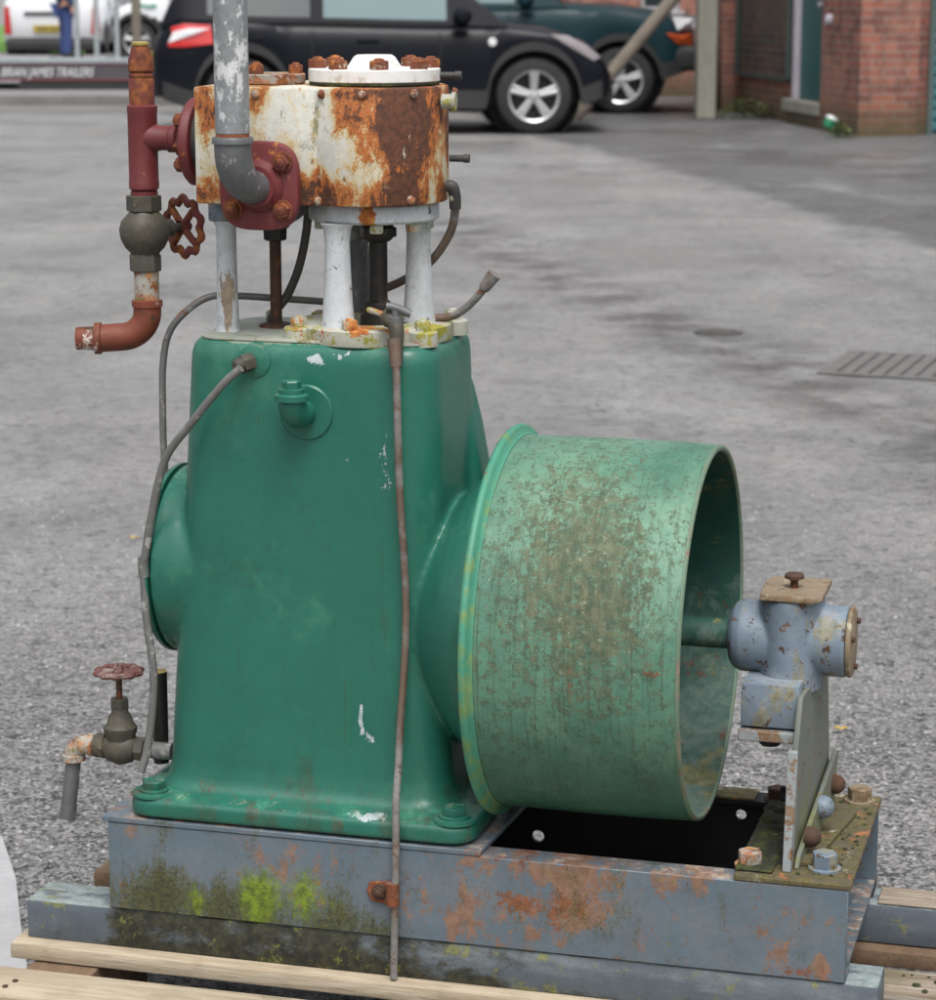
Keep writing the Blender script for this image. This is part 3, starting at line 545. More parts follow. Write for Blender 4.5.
def handwheel(bm,c,ax,Rw,r,lobes,spokes,hub,dish=0,ph=.2):
    a,u,w=basis(ax); c=Vector(c); N=lobes*10; ringv=[]
    for i in range(N):
        t=2*PI*i/N; rad=Rw*(1+.075*math.copysign(abs(math.cos(lobes*t/1.0))**.7,math.cos(lobes*t)))
        d=u*math.cos(t)+w*math.sin(t); o=c+d*rad; q=[]
        for k in range(8):
            s=2*PI*k/8; q.append(bm.verts.new(o+d*(r*1.15*math.cos(s))+a*(r*.8*math.sin(s))))
        ringv.append(q)
    for i in range(N):
        A=ringv[i];C=ringv[(i+1)%N]
        for k in range(8): bm.faces.new((A[k],A[(k+1)%8],C[(k+1)%8],C[k]))
    for j in range(spokes):
        t=ph+2*PI*j/spokes; d=u*math.cos(t)+w*math.sin(t)
        tube(bm,[c-a*dish+d*(hub*.5),c-a*dish*.5+d*(Rw*.55),c+d*(Rw*.98)],lambda q:r*.95-.15*r*q,8,3)
    lathe(bm,[(hub,-r*1.1-dish),(hub*1.05,0),(hub*.9,r*1.2),(hub*.5,r*1.9),(0,r*2)],c,ax,14,False)
    return bm
hc=vc+vd*.066
b=B(); handwheel(b,hc,vd,.0355,.0056,10,4,.009,.002,.75); part('handwheel',b,'redrust',gv)
# nipple and rusty elbow
z1=(0.0360,0.1450,1.0430)[2]; z2=(0.0350,0.1450,1.0070)[2]
b=B(); lathe(b,[(.0162,z2-.002),(.0165,z1+.002)],(T0.x,YV,0),(0,0,1),28); part('lower_nipple',b,'rustwhite')
b=B(); lathe(b,[(.0175,z2-.010),(.0205,z2-.009),(.0205,z2-.001),(.0175,z2)],(T0.x,YV,0),(0,0,1),28)
c0=Vector((T0.x,YV,z2-.004)); P=[c0,c0+Vector((0,0,-.012))]
el=Vector((-.96,-.28,0)).normalized()
for i in range(1,12):
    a=R(86*i/11); P.append(c0+Vector((0,0,-.012-0.034*math.sin(a)))+el*(.036*(1-math.cos(a))))
P.append(P[-1]+el*.030+Vector((0,0,-.002)))
tube(b,P,.0185,28,1,True); ee=P[-1]
lathe(b,[(.0185,-.002),(.0212,-.001),(.0212,.007),(.0185,.008)],ee,el,28)
lathe(b,[(.016,.006),(.0155,.030),(.0145,.032),(.0125,.032),(.0125,.01)],ee,el,28); part('rusty_elbow',b,'elbow')
# ---- valve rod under the flange
rx,ry=.205,.185
b=B(); lathe(b,[(.0165,1.136),(.0165,1.122),(.0200,1.121),(.0200,1.104),(.0165,1.102),(.0160,1.088),(.0125,1.086)],(rx,ry,0),(0,0,1),8)
part('rod_gland',b,'black')
b=B(); lathe(b,[(.0078,.970),(.0078,1.10)],(rx,ry,0),(0,0,1),16); part('valve_rod',b,'rustdark')
# piston rod and crosshead
b=B(); lathe(b,[(.024,.979),(.024,.994),(.020,.996),(.017,1.000),(.016,1.010),(.0125,1.012),(.0125,1.088),(.017,1.090),(.021,1.094),(.021,1.117)],(.347,.185,0),(0,0,1),12)
part('piston_rod',b,'black')
b=B(); hexb(b,(.347,.185,.992),(0,0,1),.024,.014,0,False); hexb(b,(.349,.180,1.096),(0,0,1),.025,.013,0,False); part('gland_nut',b,'black')

# ---- small bore pipes
def pipe(name,pts,r,mat,par=None,seg=12):
    b=B(); tube(b,pts,r,seg,7); return part(name,b,mat,par)
A=[(0.2160,0.0180,0.9410),(0.1890,0.0200,0.9170),(0.1400,0.0300,0.8620),(0.1040,0.0400,0.8190),(0.0860,0.0450,0.7710),(0.0710,0.0500,0.7090),(0.0630,0.0500,0.6610),(0.0650,0.0500,0.5930),(0.0720,0.0500,0.5320),(0.0710,0.0500,0.4840),(0.0620,0.0500,0.4200),(0.0530,0.0450,0.3830)]
pa=pipe('drain_pipe',A,.0054,'lead')
b=B(); tube(b,[(0.0630,0.0500,0.6790),(0.0620,0.0500,0.6650),(0.0630,0.0500,0.6520)],.0070,14,4); part('pipe_sleeve',b,'lead',pa)
pipe('drain_pipe',[(0.2580,0.2500,0.9980),(0.2120,0.2200,1.0040),(0.1520,0.1900,1.0100),(0.1170,0.1700,1.0100),(0.0870,0.1600,0.9910),(0.0620,0.1600,0.9610),(0.0520,0.1600,0.9170),(0.0500,0.1600,0.8560),(0.0500,0.1600,0.8010),(0.0520,0.1600,0.7600)],.0048,'lead')
pipe('drain_hose',[(0.2610,0.1600,1.1360),(0.2530,0.1700,1.0960),(0.2390,0.1800,1.0510),(0.2190,0.1900,1.0130),(0.2010,0.1900,0.9900),(0.1940,0.1900,0.9770)],.0058,'hose')
pipe('exhaust_tube',[(0.4440,0.1700,1.1640),(0.4520,0.1700,1.1630),(0.4530,0.1800,1.1450),(0.4470,0.1900,1.1120),(0.4290,0.2000,1.0810),(0.4030,0.2100,1.0540),(0.3660,0.2200,1.0320),(0.3280,0.2300,1.0160)],.0056,'copper')
b=B(); tube(b,[(0.4450,0.1700,1.1640),(0.4520,0.1700,1.1630),(0.4540,0.1750,1.1510),(0.4530,0.1800,1.1350)],.0078,14,5); part('rubber_sleeve',b,'hose')
cp=pipe('broken_copper_pipe',[(0.4300,0.1700,0.9930),(0.4510,0.1700,0.9960),(0.4710,0.1650,1.0080),(0.4890,0.1600,1.0250),(0.4990,0.1600,1.0380)],.0052,'copper')
b=B(); tube(b,[(0.4960,0.1600,1.0340),(0.5020,0.1600,1.0420),(0.5110,0.1600,1.0540)],lambda t:.0072+.0022*t,14,4); part('pipe_ferrule',b,'copper',cp)
# petcock
pc=Vector((0.4130,0.0480,0.9930))
b=B(); tube(b,[pc+Vector((-.018,.03,.010)),pc+Vector((-.012,.008,.014)),pc+Vector((0,0,.004)),pc+Vector((.001,-.003,-.02)),pc+Vector((.001,-.004,-.045))],lambda t:.012-.0045*t,16,5); pk=part('petcock',b,'brass')
b=B(); lathe(b,[(.0085,0),(.0085,.008),(.005,.009),(.005,.022)],pc+Vector((-.001,0,.008)),(.0,0,1),14); tube(b,[pc+Vector((-.012,-.002,.030)),pc+Vector((0,0,.028)),pc+Vector((.018,.004,.020))],.0052,10,4); part('petcock_handle',b,'galv_and_shade',pk)
b=B(); tube(b,[pc+Vector((-.045,.03,.02)),pc+Vector((-.03,.012,.02)),pc+Vector((-.008,.004,.016))],.004,10,5); part('petcock_tube',b,'whitemoss',pk)
pf=pipe('long_copper_pipe',[(0.4120,0.0400,0.9820),(0.4170,0.0340,0.9450),(0.4190,0.0320,0.8690),(0.4210,0.0340,0.7790),(0.4260,0.0340,0.7010),(0.4280,0.0340,0.6350),(0.4270,0.0300,0.5700),(0.4230,0.0240,0.4920),(0.4230,0.0120,0.4280),(0.4250,-0.0060,0.3870),(0.4260,-0.0100,0.3280),(0.4240,-0.0100,0.2460),(0.4220,-0.0100,0.1520)],.0050,'copper')
b=B(); tube(b,[(0.4120,0.0400,0.9840),(0.4140,0.0380,0.9670),(0.4160,0.0360,0.9490)],lambda t:.0088-.0016*t,14,4); part('pipe_sleeve',b,'copper',pf)
k=(0.4020,-0.0030,0.2670)
b=B(); prism(b,[(k[0]-.012,k[2]-.014),(k[0]+.006,k[2]-.016),(k[0]+.026,k[2]-.014),(k[0]+.026,k[2]+.016),(k[0]+.004,k[2]+.014),(k[0]-.014,k[2]+.012),(k[0]-.018,k[2])],-.0045,-.0012,'y',.0008,1)
tube(b,[(k[0]+.0195,-.0105,k[2]-.014),(k[0]+.0195,-.0105,k[2]+.016)],.0085,14,2,True); cl=part('pipe_clip',b,'rust')
b=B(); hexb(b,(k[0],-.0045,k[2]),(0,-1,0),.0088,.007,.0105,True); part('clip_bolt',b,'rustdark',cl)

# ---- drain valve low on the left
YD=.10

c=Vector((0.0010,0.1000,0.3970))
b=B(); lathe(b,[(.0165,-.036),(.0178,-.034),(.0178,-.022),(.014,-.020)],c,(1,0,0),8)
lathe(b,[(.014,.022),(.0172,.024),(.0172,.036),(.014,.037)],c,(1,0,0),8)
lathe(b,[(.012,-.024),(.020,-.016),(.0245,0),(.020,.016),(.012,.024)],c,(1,0,0),28)
lathe(b,[(.020,.004),(.0205,.018),(.0225,.022),(.0230,.030),(.0185,.034),(.0160,.044),(.0115,.050),(.0115,.058),(.0125,.0585)],c,(0,0,1),28)
hexb(b,c+Vector((0,0,.056)),(0,0,1),.0130,.014,0,False); dv=part('drain_valve',b,'brass')
zt_=(0.0060,0.1000,0.5040)[2]
b=B(); lathe(b,[(.0042,0),(.0042,zt_-c.z-.066)],c+Vector((0,0,.068)),(0,0,1),12); part('valve_stem',b,'rustdark',dv)
b=B(); handwheel(b,(c.x,YD,zt_),(0,0.0,1),.0270,.0058,10,4,.008,.001,.3); part('handwheel',b,'redworn',dv)
b=B(); lathe(b,[(.0115,.034),(.0115,.048)],c,(-1,0,0),20); lathe(b,[(.0115,.034),(.0115,.075)],c,(1,0,0),20); part('drain_nipple',b,'lead',dv)
e=Vector((-0.0510,0.1000,0.3940))
b=B(); P=[Vector((e.x+.010,YD,c.z+.001))]
for i in range(0,9):
    a=R(90*i/8); P.append(Vector((e.x-.018*math.sin(a),YD,c.z-.018*(1-math.cos(a)))))
tube(b,P,.0135,22,1,True); lathe(b,[(.0135,-.004),(.0155,-.003),(.0155,.005),(.0135,.006)],(e.x+.008,YD,c.z),(1,0,0),22)
lathe(b,[(.0135,-.003),(.0158,-.002),(.0158,.006),(.0135,.007)],P[-1]+Vector((0,0,-.004)),(0,0,1),22); part('drain_elbow',b,'rustwhite',dv)
pb=P[-1]; q=(-0.0810,0.1000,0.2910)
b=B(); tube(b,[pb,Vector((q[0]+.001,YD-.004,q[2]))],.0105,20,1,True); tube(b,[Vector((pb.x*.25+q[0]*.75+.0007,YD-.003,pb.z*.22+q[2]*.78)),Vector((q[0]+.001,YD-.0041,q[2]-.001))],.0112,20,1,True); part('drain_spout',b,'galv_and_shade',dv)
b=B(); s0=Vector((0.0350,0.1600,0.3600)); s1=Vector((0.0370,0.1600,0.4900)); lathe(b,[(.0105,0),(.0108,s1.z-s0.z)],s0,(0,0,1),20); lathe(b,[(.0125,0),(.0130,.018),(.0105,.020)],s0+Vector((0,0,.006)),(0,0,1),20); st=part('upright_stub_pipe',b,'black')
b=B(); lathe(b,[(.0108,0),(.0108,.0012),(.0085,.0014),(.0085,.0005)],(s0.x,.16,s1.z),(0,0,1),20); part('pipe_lip',b,'brasslight',st)

# ================================================================== SKIDS AND PALLET
def thing_bm(name,bm,mat,label,cat,group=None,smooth=True,origin=(0,0,0)):
    o=link(name,bm,MT[mat],None,smooth); o.data.transform(Matrix.Translation([-q for q in origin])); o.location=W(*origin); o.rotation_euler=(0,0,-TH); return tag(o,label,cat,group)
b=B(); box(b,-.102,1.045,.002,.075,.1485,.2035,.004,2); thing_bm('support_beam',b,'skid','mossy dark timber beam under the front of the grey frame, sticking out at its left end','beam','beams under the steel frame')
b=B(); box(b,1.012,1.42,.287,.350,.2037,.2062,.001,1); ws_=b; b=B(); box(b,.03,1.42,.285,.352,.1485,.2035,.004,2); thing_bm('support_beam',b,'skid','grey painted timber beam under the rear of the frame, reaching out past the right edge','beam','beams under the steel frame')
ro_=link('worn_timber_top',ws_,MT['woodold'],[o for o in bpy.data.objects if o.name.startswith('support_beam')][-1])
pal=empty('pallet',W(.55,.1,0),-TH,'pale wooden pallet carrying the engine and its beams','pallet')
def ppart(name,bm,mat,parent=None):
    o=link(name,bm,MT[mat],parent or pal)
    if parent is None: o.location=(-.55,-.1,0)
    return o
ys=[(-.300,-.215,'wood'),(-.185,-.090,'wood'),(-.022,.078,'woodm'),(.125,.205,'woodold'),(.262,.36,'woodbrown'),(.405,.50,'woodold')]
for i,(y0,y1,m) in enumerate(ys):
    b=B(); box(b,-.118+rnd.uniform(-.004,.004) if i>1 else -.20,1.5,y0,y1,.1255,.1480 if i!=1 else .146,.0025,2)
    for v in b.verts:
        v.co.z+=.0012*math.sin(v.co.x*9+i); 
    ppart('deck_board',b,m)
for x in (-.085,.5,1.25):
    b=B(); box(b,x,x+.095,-.30,.50,.104,.1245,.002,1); ppart('stringer_board',b,'woodbrown')
    for y in (-.29,.06,.40):
        b=B(); box(b,x,x+.095,y,y+.09,.020,.1035,.003,1); ppart('spacer_block',b,'woodbrown')
for y0 in (-.30,.055,.40):
    b=B(); box(b,-.1,1.5,y0,y0+.1,.0,.0195,.002,1); ppart('base_board',b,'woodold')
b=B(); 
for (x,y) in ((-.055,-.135),(-.03,.03),(.55,-.14),(.56,.03),(-.06,-.155)):
    lathe(b,[(.004,0),(.004,.0012),(0,.0014)],(x,y,.1478 if y>0 else .1460),(0,0,1),10,False)
ppart('nail',b,'rustdark')
b=B()
for i in range(160):
    x=rnd.uniform(1.03,1.42); y=rnd.choice((rnd.uniform(-.02,.078),rnd.uniform(.13,.20),rnd.uniform(.0,.07))); r=rnd.uniform(.002,.008)
    lathe(b,[(r,0),(r*.8,r*.35),(0,r*.5)],(x,y,.1482),(rnd.uniform(-.2,.2),rnd.uniform(-.2,.2),1),7,False)
ppart('moss_clump',b,'darkmoss')['kind']='stuff'
# ================================================================== GROUND
def ground_mat():
    M=bpy.data.materials.new('wet_tarmac'); t=NT(M); P=t.coord()
    X=t.sep(P); px,py=X[0],X[1]
    big=t.noise(P,.7,7,.7); mid=t.noise(t.v('MULTIPLY',P,(1,.5,1)),2.2,7,.72); sm=t.noise(P,13,7,.8)
    vo=t.n('ShaderNodeTexVoronoi'); t.l(P,vo.inputs['Vector']); vo.inputs['Scale'].default_value=165
    vc=t.n('ShaderNodeSeparateColor'); t.l(vo.outputs['Color'],vc.inputs[0])
    gr=t.noise(P,230,5,.85)
    near=t.sstep(py,7.5,3.2)            # rough chippings close by
    v=t.m('MULTIPLY_ADD',t.m('SUBTRACT',big,.5),1.0,1.0)
    v=t.m('ADD',v,t.m('MULTIPLY',t.m('SUBTRACT',mid,.5),.85))
    v=t.m('ADD',v,t.m('MULTIPLY',t.m('SUBTRACT',sm,.5),.95))
    v=t.m('ADD',v,t.m('MULTIPLY',t.m('SUBTRACT',vc.outputs[0],.5),t.m('MULTIPLY_ADD',near,1.5,.30)))
    v=t.m('ADD',v,t.m('MULTIPLY',t.m('SUBTRACT',gr,.5),t.m('MULTIPLY_ADD',near,2.6,.6)))
    pit=t.sstep(t.noise(P,21,8,.85),.555,.60); v=t.m('SUBTRACT',v,t.m('MULTIPLY',pit,t.m('MULTIPLY_ADD',near,.75,.12)))
    v=t.m('MULTIPLY',v,t.m('MULTIPLY_ADD',near,-.16,1.0))
    base=t.mix(big,(.192,.190,.189),(.258,.254,.248))
    # darker tarmac beyond the diagonal joint on the right
    dx,dy=(0.312,24.588),(0.9823,0.1873)
    sd=t.m('ADD',t.m('MULTIPLY',t.m('SUBTRACT',px,dx[0]),dy[0]),t.m('MULTIPLY',t.m('SUBTRACT',py,dx[1]),dy[1]))
    sd=t.m('ADD',sd,t.m('MULTIPLY',t.m('SUBTRACT',t.noise(P,.9,4,.6),.5),.9))
    dk=t.m('MULTIPLY',t.sstep(sd,-.10,.14),.85)
    base=t.mix(dk,base,(.105,.103,.106))
    # damp gutter line
    gx,gy=(0.169,13.225),(0.9734,0.2291)
    gd=t.m('ADD',t.m('MULTIPLY',t.m('SUBTRACT',px,gx[0]),gy[0]),t.m('MULTIPLY',t.m('SUBTRACT',py,gx[1]),gy[1]))
    gd=t.m('ABSOLUTE',t.m('ADD',gd,t.m('MULTIPLY',t.m('SUBTRACT',t.noise(P,.8,3,.5),.5),.55)))
    gm=t.m('MULTIPLY',t.sstep(gd,.42,.04),t.m('MULTIPLY',t.sstep(t.noise(P,3,4,.6),.35,.62),.75))
    base=t.mix(gm,base,(.055,.050,.047))
    st=t.m('MULTIPLY',t.sstep(t.noise(t.v('MULTIPLY',P,(.8,.55,1)),1.3,8,.75),.53,.66),.5); base=t.mix(st,base,(.085,.080,.082))
    pl=t.m('MULTIPLY',t.sstep(t.noise(t.v('MULTIPLY',t.v('ADD',P,(7,3,0)),(.6,.35,1)),1.6,7,.7),.54,.68),.55); base=t.mix(pl,base,(.275,.275,.285))
    wr=t.noise(t.v('ADD',t.v('MULTIPLY',P,(1,.8,1)),(0,0,4)),.9,9,.62); ck=t.m('ABSOLUTE',t.m('SUBTRACT',wr,.5)); ckm=t.m('MULTIPLY',t.sstep(ck,.0035,.0008),t.sstep(t.noise(P,.35,3,.5),.46,.56)); base=t.mix(t.m('MULTIPLY',ckm,.75),base,(.035,.033,.032))
    vs=t.n('ShaderNodeVectorMath',operation='SCALE'); t.l(base,vs.inputs[0]); t.l(t.m('MAXIMUM',v,.12),vs.inputs[3])
    wet=t.sstep(t.noise(t.v('MULTIPLY',P,(.6,.4,1)),1.1,6,.7),.42,.60)
    ro=t.m('MULTIPLY_ADD',wet,-.36,.66)
    h=t.m('ADD',t.m('MULTIPLY',vc.outputs[0],.6),gr); h=t.m('SUBTRACT',h,pit)
    t.out(vs.outputs[0],ro,h,.8,.0035,0,.5); return M
MT['ground']=ground_mat()
def sheet(name,pts,z,mat,kind='structure',label=None):
    b=B(); b.faces.new([b.verts.new((x,y,z)) for x,y in pts]); o=link(name,b,MT[mat],None,False); tag(o,kind=kind)
    if label: o['label']=label
    return o
sheet('ground',[(-150,-20),(150,-20),(150,400),(-150,400)],0,'ground')
def flatmat(name,c1,c2,sc=6,rough=.85,bump=.5,st=(1,1,1)):
    M=bpy.data.materials.new(name); t=NT(M); P=t.v('MULTIPLY',t.coord(),st); n=t.noise(P,sc,6,.7); n2=t.noise(P,sc*14,4,.7)
    c=t.mix(t.sstep(t.m('ADD',t.m('MULTIPLY',n,.6),t.m('MULTIPLY',n2,.4)),.36,.64),c1,c2); t.out(c,rough,n2,bump,.004); return M
MT['paving']=flatmat('pale_block_paving',(.17,.165,.17),(.25,.245,.25),3,st=(.4,1,1))
MT['kerb']=flatmat('kerb_concrete',(.13,.125,.12),(.20,.19,.18),2)
MT['grass']=flatmat('grass_green',(.07,.17,.03),(.15,.30,.06),5,1,1)
MT['concrete']=flatmat('pale_concrete_and_smear',(.34,.34,.35),(.42,.42,.43),4,.8,.3)
sheet('pavement',[(-30,28.4),(-2.2,28.4),(-2.2,44),(-30,44)],.10,'paving')
b=B(); box(b,-30,-2.1,28.15,28.4,0,.105,.01,1); tag(link('kerb',b,MT['kerb']),kind='structure')
b=B(); box(b,-2.35,-2.1,28.4,44,0,.104,.01,1); tag(link('kerb',b,MT['kerb']),kind='structure')
sheet('gutter',[(-30,26.6),(-3.0,26.6),(-3.0,28.15),(-30,28.15)],.004,'kerb')
sheet('lawn',[(-60,45),(-7.05,45),(-7.6,72),(-60,72)],.012,'grass')
b=B()
for i in range(5200):
    x=rnd.uniform(-9.6,-7.1); y=45+24*rnd.random()**1.5; h=rnd.uniform(.03,.07); a=rnd.uniform(0,PI); w=.012
    if x>-7.1-(y-45)*.02: continue
    p=[b.verts.new((x-w*math.cos(a),y-w*math.sin(a),.012)),b.verts.new((x+w*math.cos(a),y+w*math.sin(a),.012)),b.verts.new((x+rnd.uniform(-.03,.03),y+rnd.uniform(-.03,.03),.012+h))]; b.faces.new(p)
tag(link('grass',b,MT['grass'],None,False),'short green grass on the verge at far left','grass',kind='stuff')
sheet('pale_smear_sheet',[(-0.812,4.020),(-0.788,4.020),(-0.729,3.820),(-0.678,3.584),(-0.633,3.392),(-0.702,3.303)],.004,'concrete')  # added pale sheet in place of a blurred smear; no concrete known here
# loose chippings lying on the near tarmac
MT['chip']=flatmat('loose_chippings',(.035,.033,.035),(.50,.49,.50),25,.8,.3)
b=B()
for i in range(9000):
    y=3.0+4.2*rnd.random()**1.3; x=rnd.uniform(-.26,.26)*y; r=rnd.uniform(.0018,.0048)
    p=Vector((x,y,0)); a=rnd.uniform(0,6)
    vs=[b.verts.new(p+Vector((r*rnd.uniform(.7,1.3)*math.cos(a+q*2*PI/5),r*rnd.uniform(.7,1.3)*math.sin(a+q*2*PI/5),0))) for q in range(5)]
    tpv=b.verts.new(p+Vector((rnd.uniform(-.3,.3)*r,rnd.uniform(-.3,.3)*r,r*rnd.uniform(.5,.9))))
    for q in range(5): b.faces.new((vs[q],vs[(q+1)%5],tpv))
tag(link('chippings',b,MT['chip'],None,False),'loose grey stone chippings scattered over the near tarmac','gravel',kind='stuff')
MT['leaf']=flatmat('yellow_leaf',(.40,.26,.05),(.50,.36,.10),20,.7,.1)
for (x,y),lb in (((-0.861,6.283),'small yellow fallen leaf on the tarmac left of the green crankcase'),((0.718,4.618),'small yellow fallen leaf on the tarmac right of the bearing post')):
    b=B(); V=[b.verts.new((.011*math.cos(a)*(1.5 if abs(math.cos(a))>.9 else 1),.008*math.sin(a),.003+.004*math.sin(a*2)**2)) for a in [2*PI*i/12 for i in range(12)]]; cvt=b.verts.new((0,0,.002))
    for i in range(12): b.faces.new((V[i],V[(i+1)%12],cvt))
    o=link('fallen_leaf',b,MT['leaf']); o.location=(x,y,.006); tag(o,lb,'leaf')
# drain cover
MT['iron']=flatmat('cast_iron',(.10,.085,.075),(.17,.15,.135),30,.7,.5)
MT['grateiron']=flatmat('worn_grate_iron',(.105,.10,.098),(.16,.155,.15),20,.7,.5)
MT['void']=flatmat('dark_gap',(.04,.038,.037),(.07,.066,.065),10,.9,.1)
dc=(1.588,9.223); dr=empty('drain_grate',(dc[0]-.0,dc[1],0),R(-20),'rusty slotted drain grate set in the tarmac at the right','drain grate')
b=B(); box(b,-.22,.42,-.29,.29,.003,.0035); link('pit_shade_sheet',b,MT['void'],dr,False)  # flat dark sheet; the shade of the pit is in its colour
b=B()
for s in(-1,1): box(b,.10+s*.31-.02,.10+s*.31+.02,-.30,.30,.003,.0075,.002,1); box(b,-.189,.389,s*.28-.02,s*.28+.02,.003,.0073,.002,1)
link('grate_frame',b,MT['grateiron'],dr)
b=B()
for i in range(10):
    x=-.19+i*.058; prism(b,[(x-.022,-.259),(x+.022,-.259),(x+.022,.259),(x-.022,.259)],.0042,.0070,'z')
link('grate_bars',b,MT['grateiron'],dr,False)
wc=(1.018,10.098); wk=empty('stopcock_cover',(wc[0],wc[1],0),R(-5),'small dark iron stopcock cover in the tarmac beyond the pulley','cover')
b=B(); lathe(b,[(.10,0),(.10,.004),(.09,.006),(.065,.006),(.063,.0045),(0,.0045)],(0,0,0),(0,0,1),28,False); link('cover_ring',b,MT['void'],wk)
b=B(); box(b,-.05,.05,-.008,.008,.0047,.010,.001,1); link('cover_lug',b,MT['iron'],wk)

# ================================================================== BUILDING
def brick_mat(name,c1,c2,mortar,ax):
    M=bpy.data.materials.new(name); t=NT(M); P=t.coord(); X=t.sep(P)
    cb=t.n('ShaderNodeCombineXYZ'); t.l(t.m('ADD',X[0],X[1]),cb.inputs[0]); t.l(X[2],cb.inputs[1])
    br=t.n('ShaderNodeTexBrick'); t.l(cb.outputs[0],br.inputs['Vector']); br.inputs['Scale'].default_value=1
    br.inputs['Brick Width'].default_value=.225; br.inputs['Row Height'].default_value=.075; br.inputs['Mortar Size'].default_value=.006; br.inputs['Bias'].default_value=-.1
    br.inputs['Mortar Smooth'].default_value=.2
    br.inputs['Color1'].default_value=(*c1,1); br.inputs['Color2'].default_value=(*c2,1); br.inputs['Mortar'].default_value=(*mortar,1)
    n=t.noise(P,6,5,.7); n2=t.noise(P,1.1,4,.6)
    c=t.mix(t.m('MULTIPLY',t.sstep(n,.38,.66),.65),br.outputs['Color'],(.06,.038,.033))
    c=t.mix(t.m('MULTIPLY',t.sstep(n2,.45,.65),.35),c,(.36,.20,.15))
    lo=t.m('MULTIPLY',t.sstep(t.m('ADD',X[2],t.m('MULTIPLY',n,.35)),.62,.12),.85)
    c=t.mix(lo,c,(.055,.06,.025))
    t.out(c,.9,br.outputs['Fac'],-.6,.008); return M
MT['brick']=brick_mat('red_brick_side',(.26,.085,.06),(.12,.045,.038),(.22,.18,.16),0)
MT['bricky']=brick_mat('red_brick_face',(.34,.12,.08),(.16,.06,.05),(.28,.24,.21),1)
MT['dgreen']=flatmat('dark_green_door_paint',(.018,.085,.085),(.022,.10,.10),2,.45,.05)
MT['teal']=flatmat('teal_shutter_paint',(.035,.15,.19),(.05,.18,.22),2,.5,.05)
MT['frameg']=flatmat('grey_green_frame',(.06,.09,.085),(.08,.11,.10),3,.6,.1)
MT['lpaint']=flatmat('pale_lilac_paint',(.45,.42,.48),(.55,.52,.57),3,.6,.1)
MT['conpost']=flatmat('grey_concrete_post',(.20,.195,.165),(.28,.27,.23),2,.9,.4,(1,1,.3))
MT['glassd']=None
def glass(name,c,ro=.06,spec=.8):
    M=bpy.data.materials.new(name); t=NT(M); t.out(c,ro,spec=spec,coat=.5); return M
MT['glassd']=glass('dark_window_glass',(.03,.045,.05))
# local frame: origin at the near corner of the brick pier; +y runs back along the door front, +x to the right
CX=(3.50,22.65); BA=math.atan2(.80,4.35)   # the front runs back and slightly left
bld=empty('brick_building',(CX[0],CX[1],0),BA,'red brick building with a dark green door, piers and a teal shutter','building')
def bp(name,bm,mat,par=None,sm=False): return link(name,bm,MT[mat],par or bld,sm)
HT=3.4
b=B(); box(b,0,.55,0,1.10,0,HT); w=bp('brick_pier',b,'bricky')
b=B(); box(b,.552,.70,.16,1.0,0,HT); bp('side_wall',b,'brick')
b=B(); box(b,.06,.5,1.102,1.16,0,HT)
box(b,.06,.5,2.10,2.16,0,HT); bp('door_reveal',b,'frameg')
b=B(); box(b,.10,.16,1.162,2.098,.24,2.3,.004,1); dd=bp('door',b,'dgreen')
b=B(); lathe(b,[(.03,0),(.03,.03),(.015,.05),(.03,.07),(0,.08)],(.098,1.30,1.15),(-1,0,0),12,False); bp('door_knob',b,'lpaint',dd)
b=B(); box(b,.04,.099,2.02,2.097,.24,2.3,.004,1); bp('door_frame',b,'lpaint')
b=B(); box(b,-.03,.5,1.12,2.2,.12,.2375,.01,1); bp('door_step',b,'conpost')
b=B(); box(b,0,.5,1.12,2.2,0,.119); bp('step_riser',b,'brick')
b=B(); box(b,.10,.5,2.162,4.2,0,HT); bp('front_wall',b,'bricky')
b=B(); box(b,-.06,.5,4.202,4.95,0,HT); bp('brick_pier',b,'bricky')
# wire mesh guard on the wall
b=B()
for i in range(22): y=2.35+i*.08; box(b,.060,.068,y-.004,y+.004,.45,2.6)
for i in range(27): z=.45+i*.08; box(b,.052,.0595,2.33,4.05,z-.004,z+.004)
box(b,.045,.095,2.30,2.325,.42,2.65); box(b,.045,.095,4.055,4.08,.42,2.65); box(b,.045,.095,2.3255,4.0545,.40,.425); bp('wire_mesh_guard',b,'frameg')
# shutter to the right
b=B(); 
for i in range(32): z=.02+i*.10; prism(b,[(0.30,z),(.275,z+.02),(.275,z+.075),(.30,z+.095)],.76,4.5,'x')
box(b,.70,4.5,.31,.36,0,3.3); bp('roller_shutter',b,'teal')
b=B(); box(b,.702,.755,.14,.30,0,3.3); bp('shutter_guide',b,'frameg')
b=B(); box(b,.5,4.6,0.37,5.0,3.0,3.4); bp('roof_slab',b,'conpost')
b=B(); box(b,.5,.55,1.2,4.9,0,3.0); bp('inner_wall',b,'brick')
for z,y in ((.0,0),):
    b=B(); lathe(b,[(.05,0),(.05,.03),(.03,.05),(0,.05)],(-.001,.85,1.02),(-1,0,0),16,False); bp('wall_light',b,'lpaint')
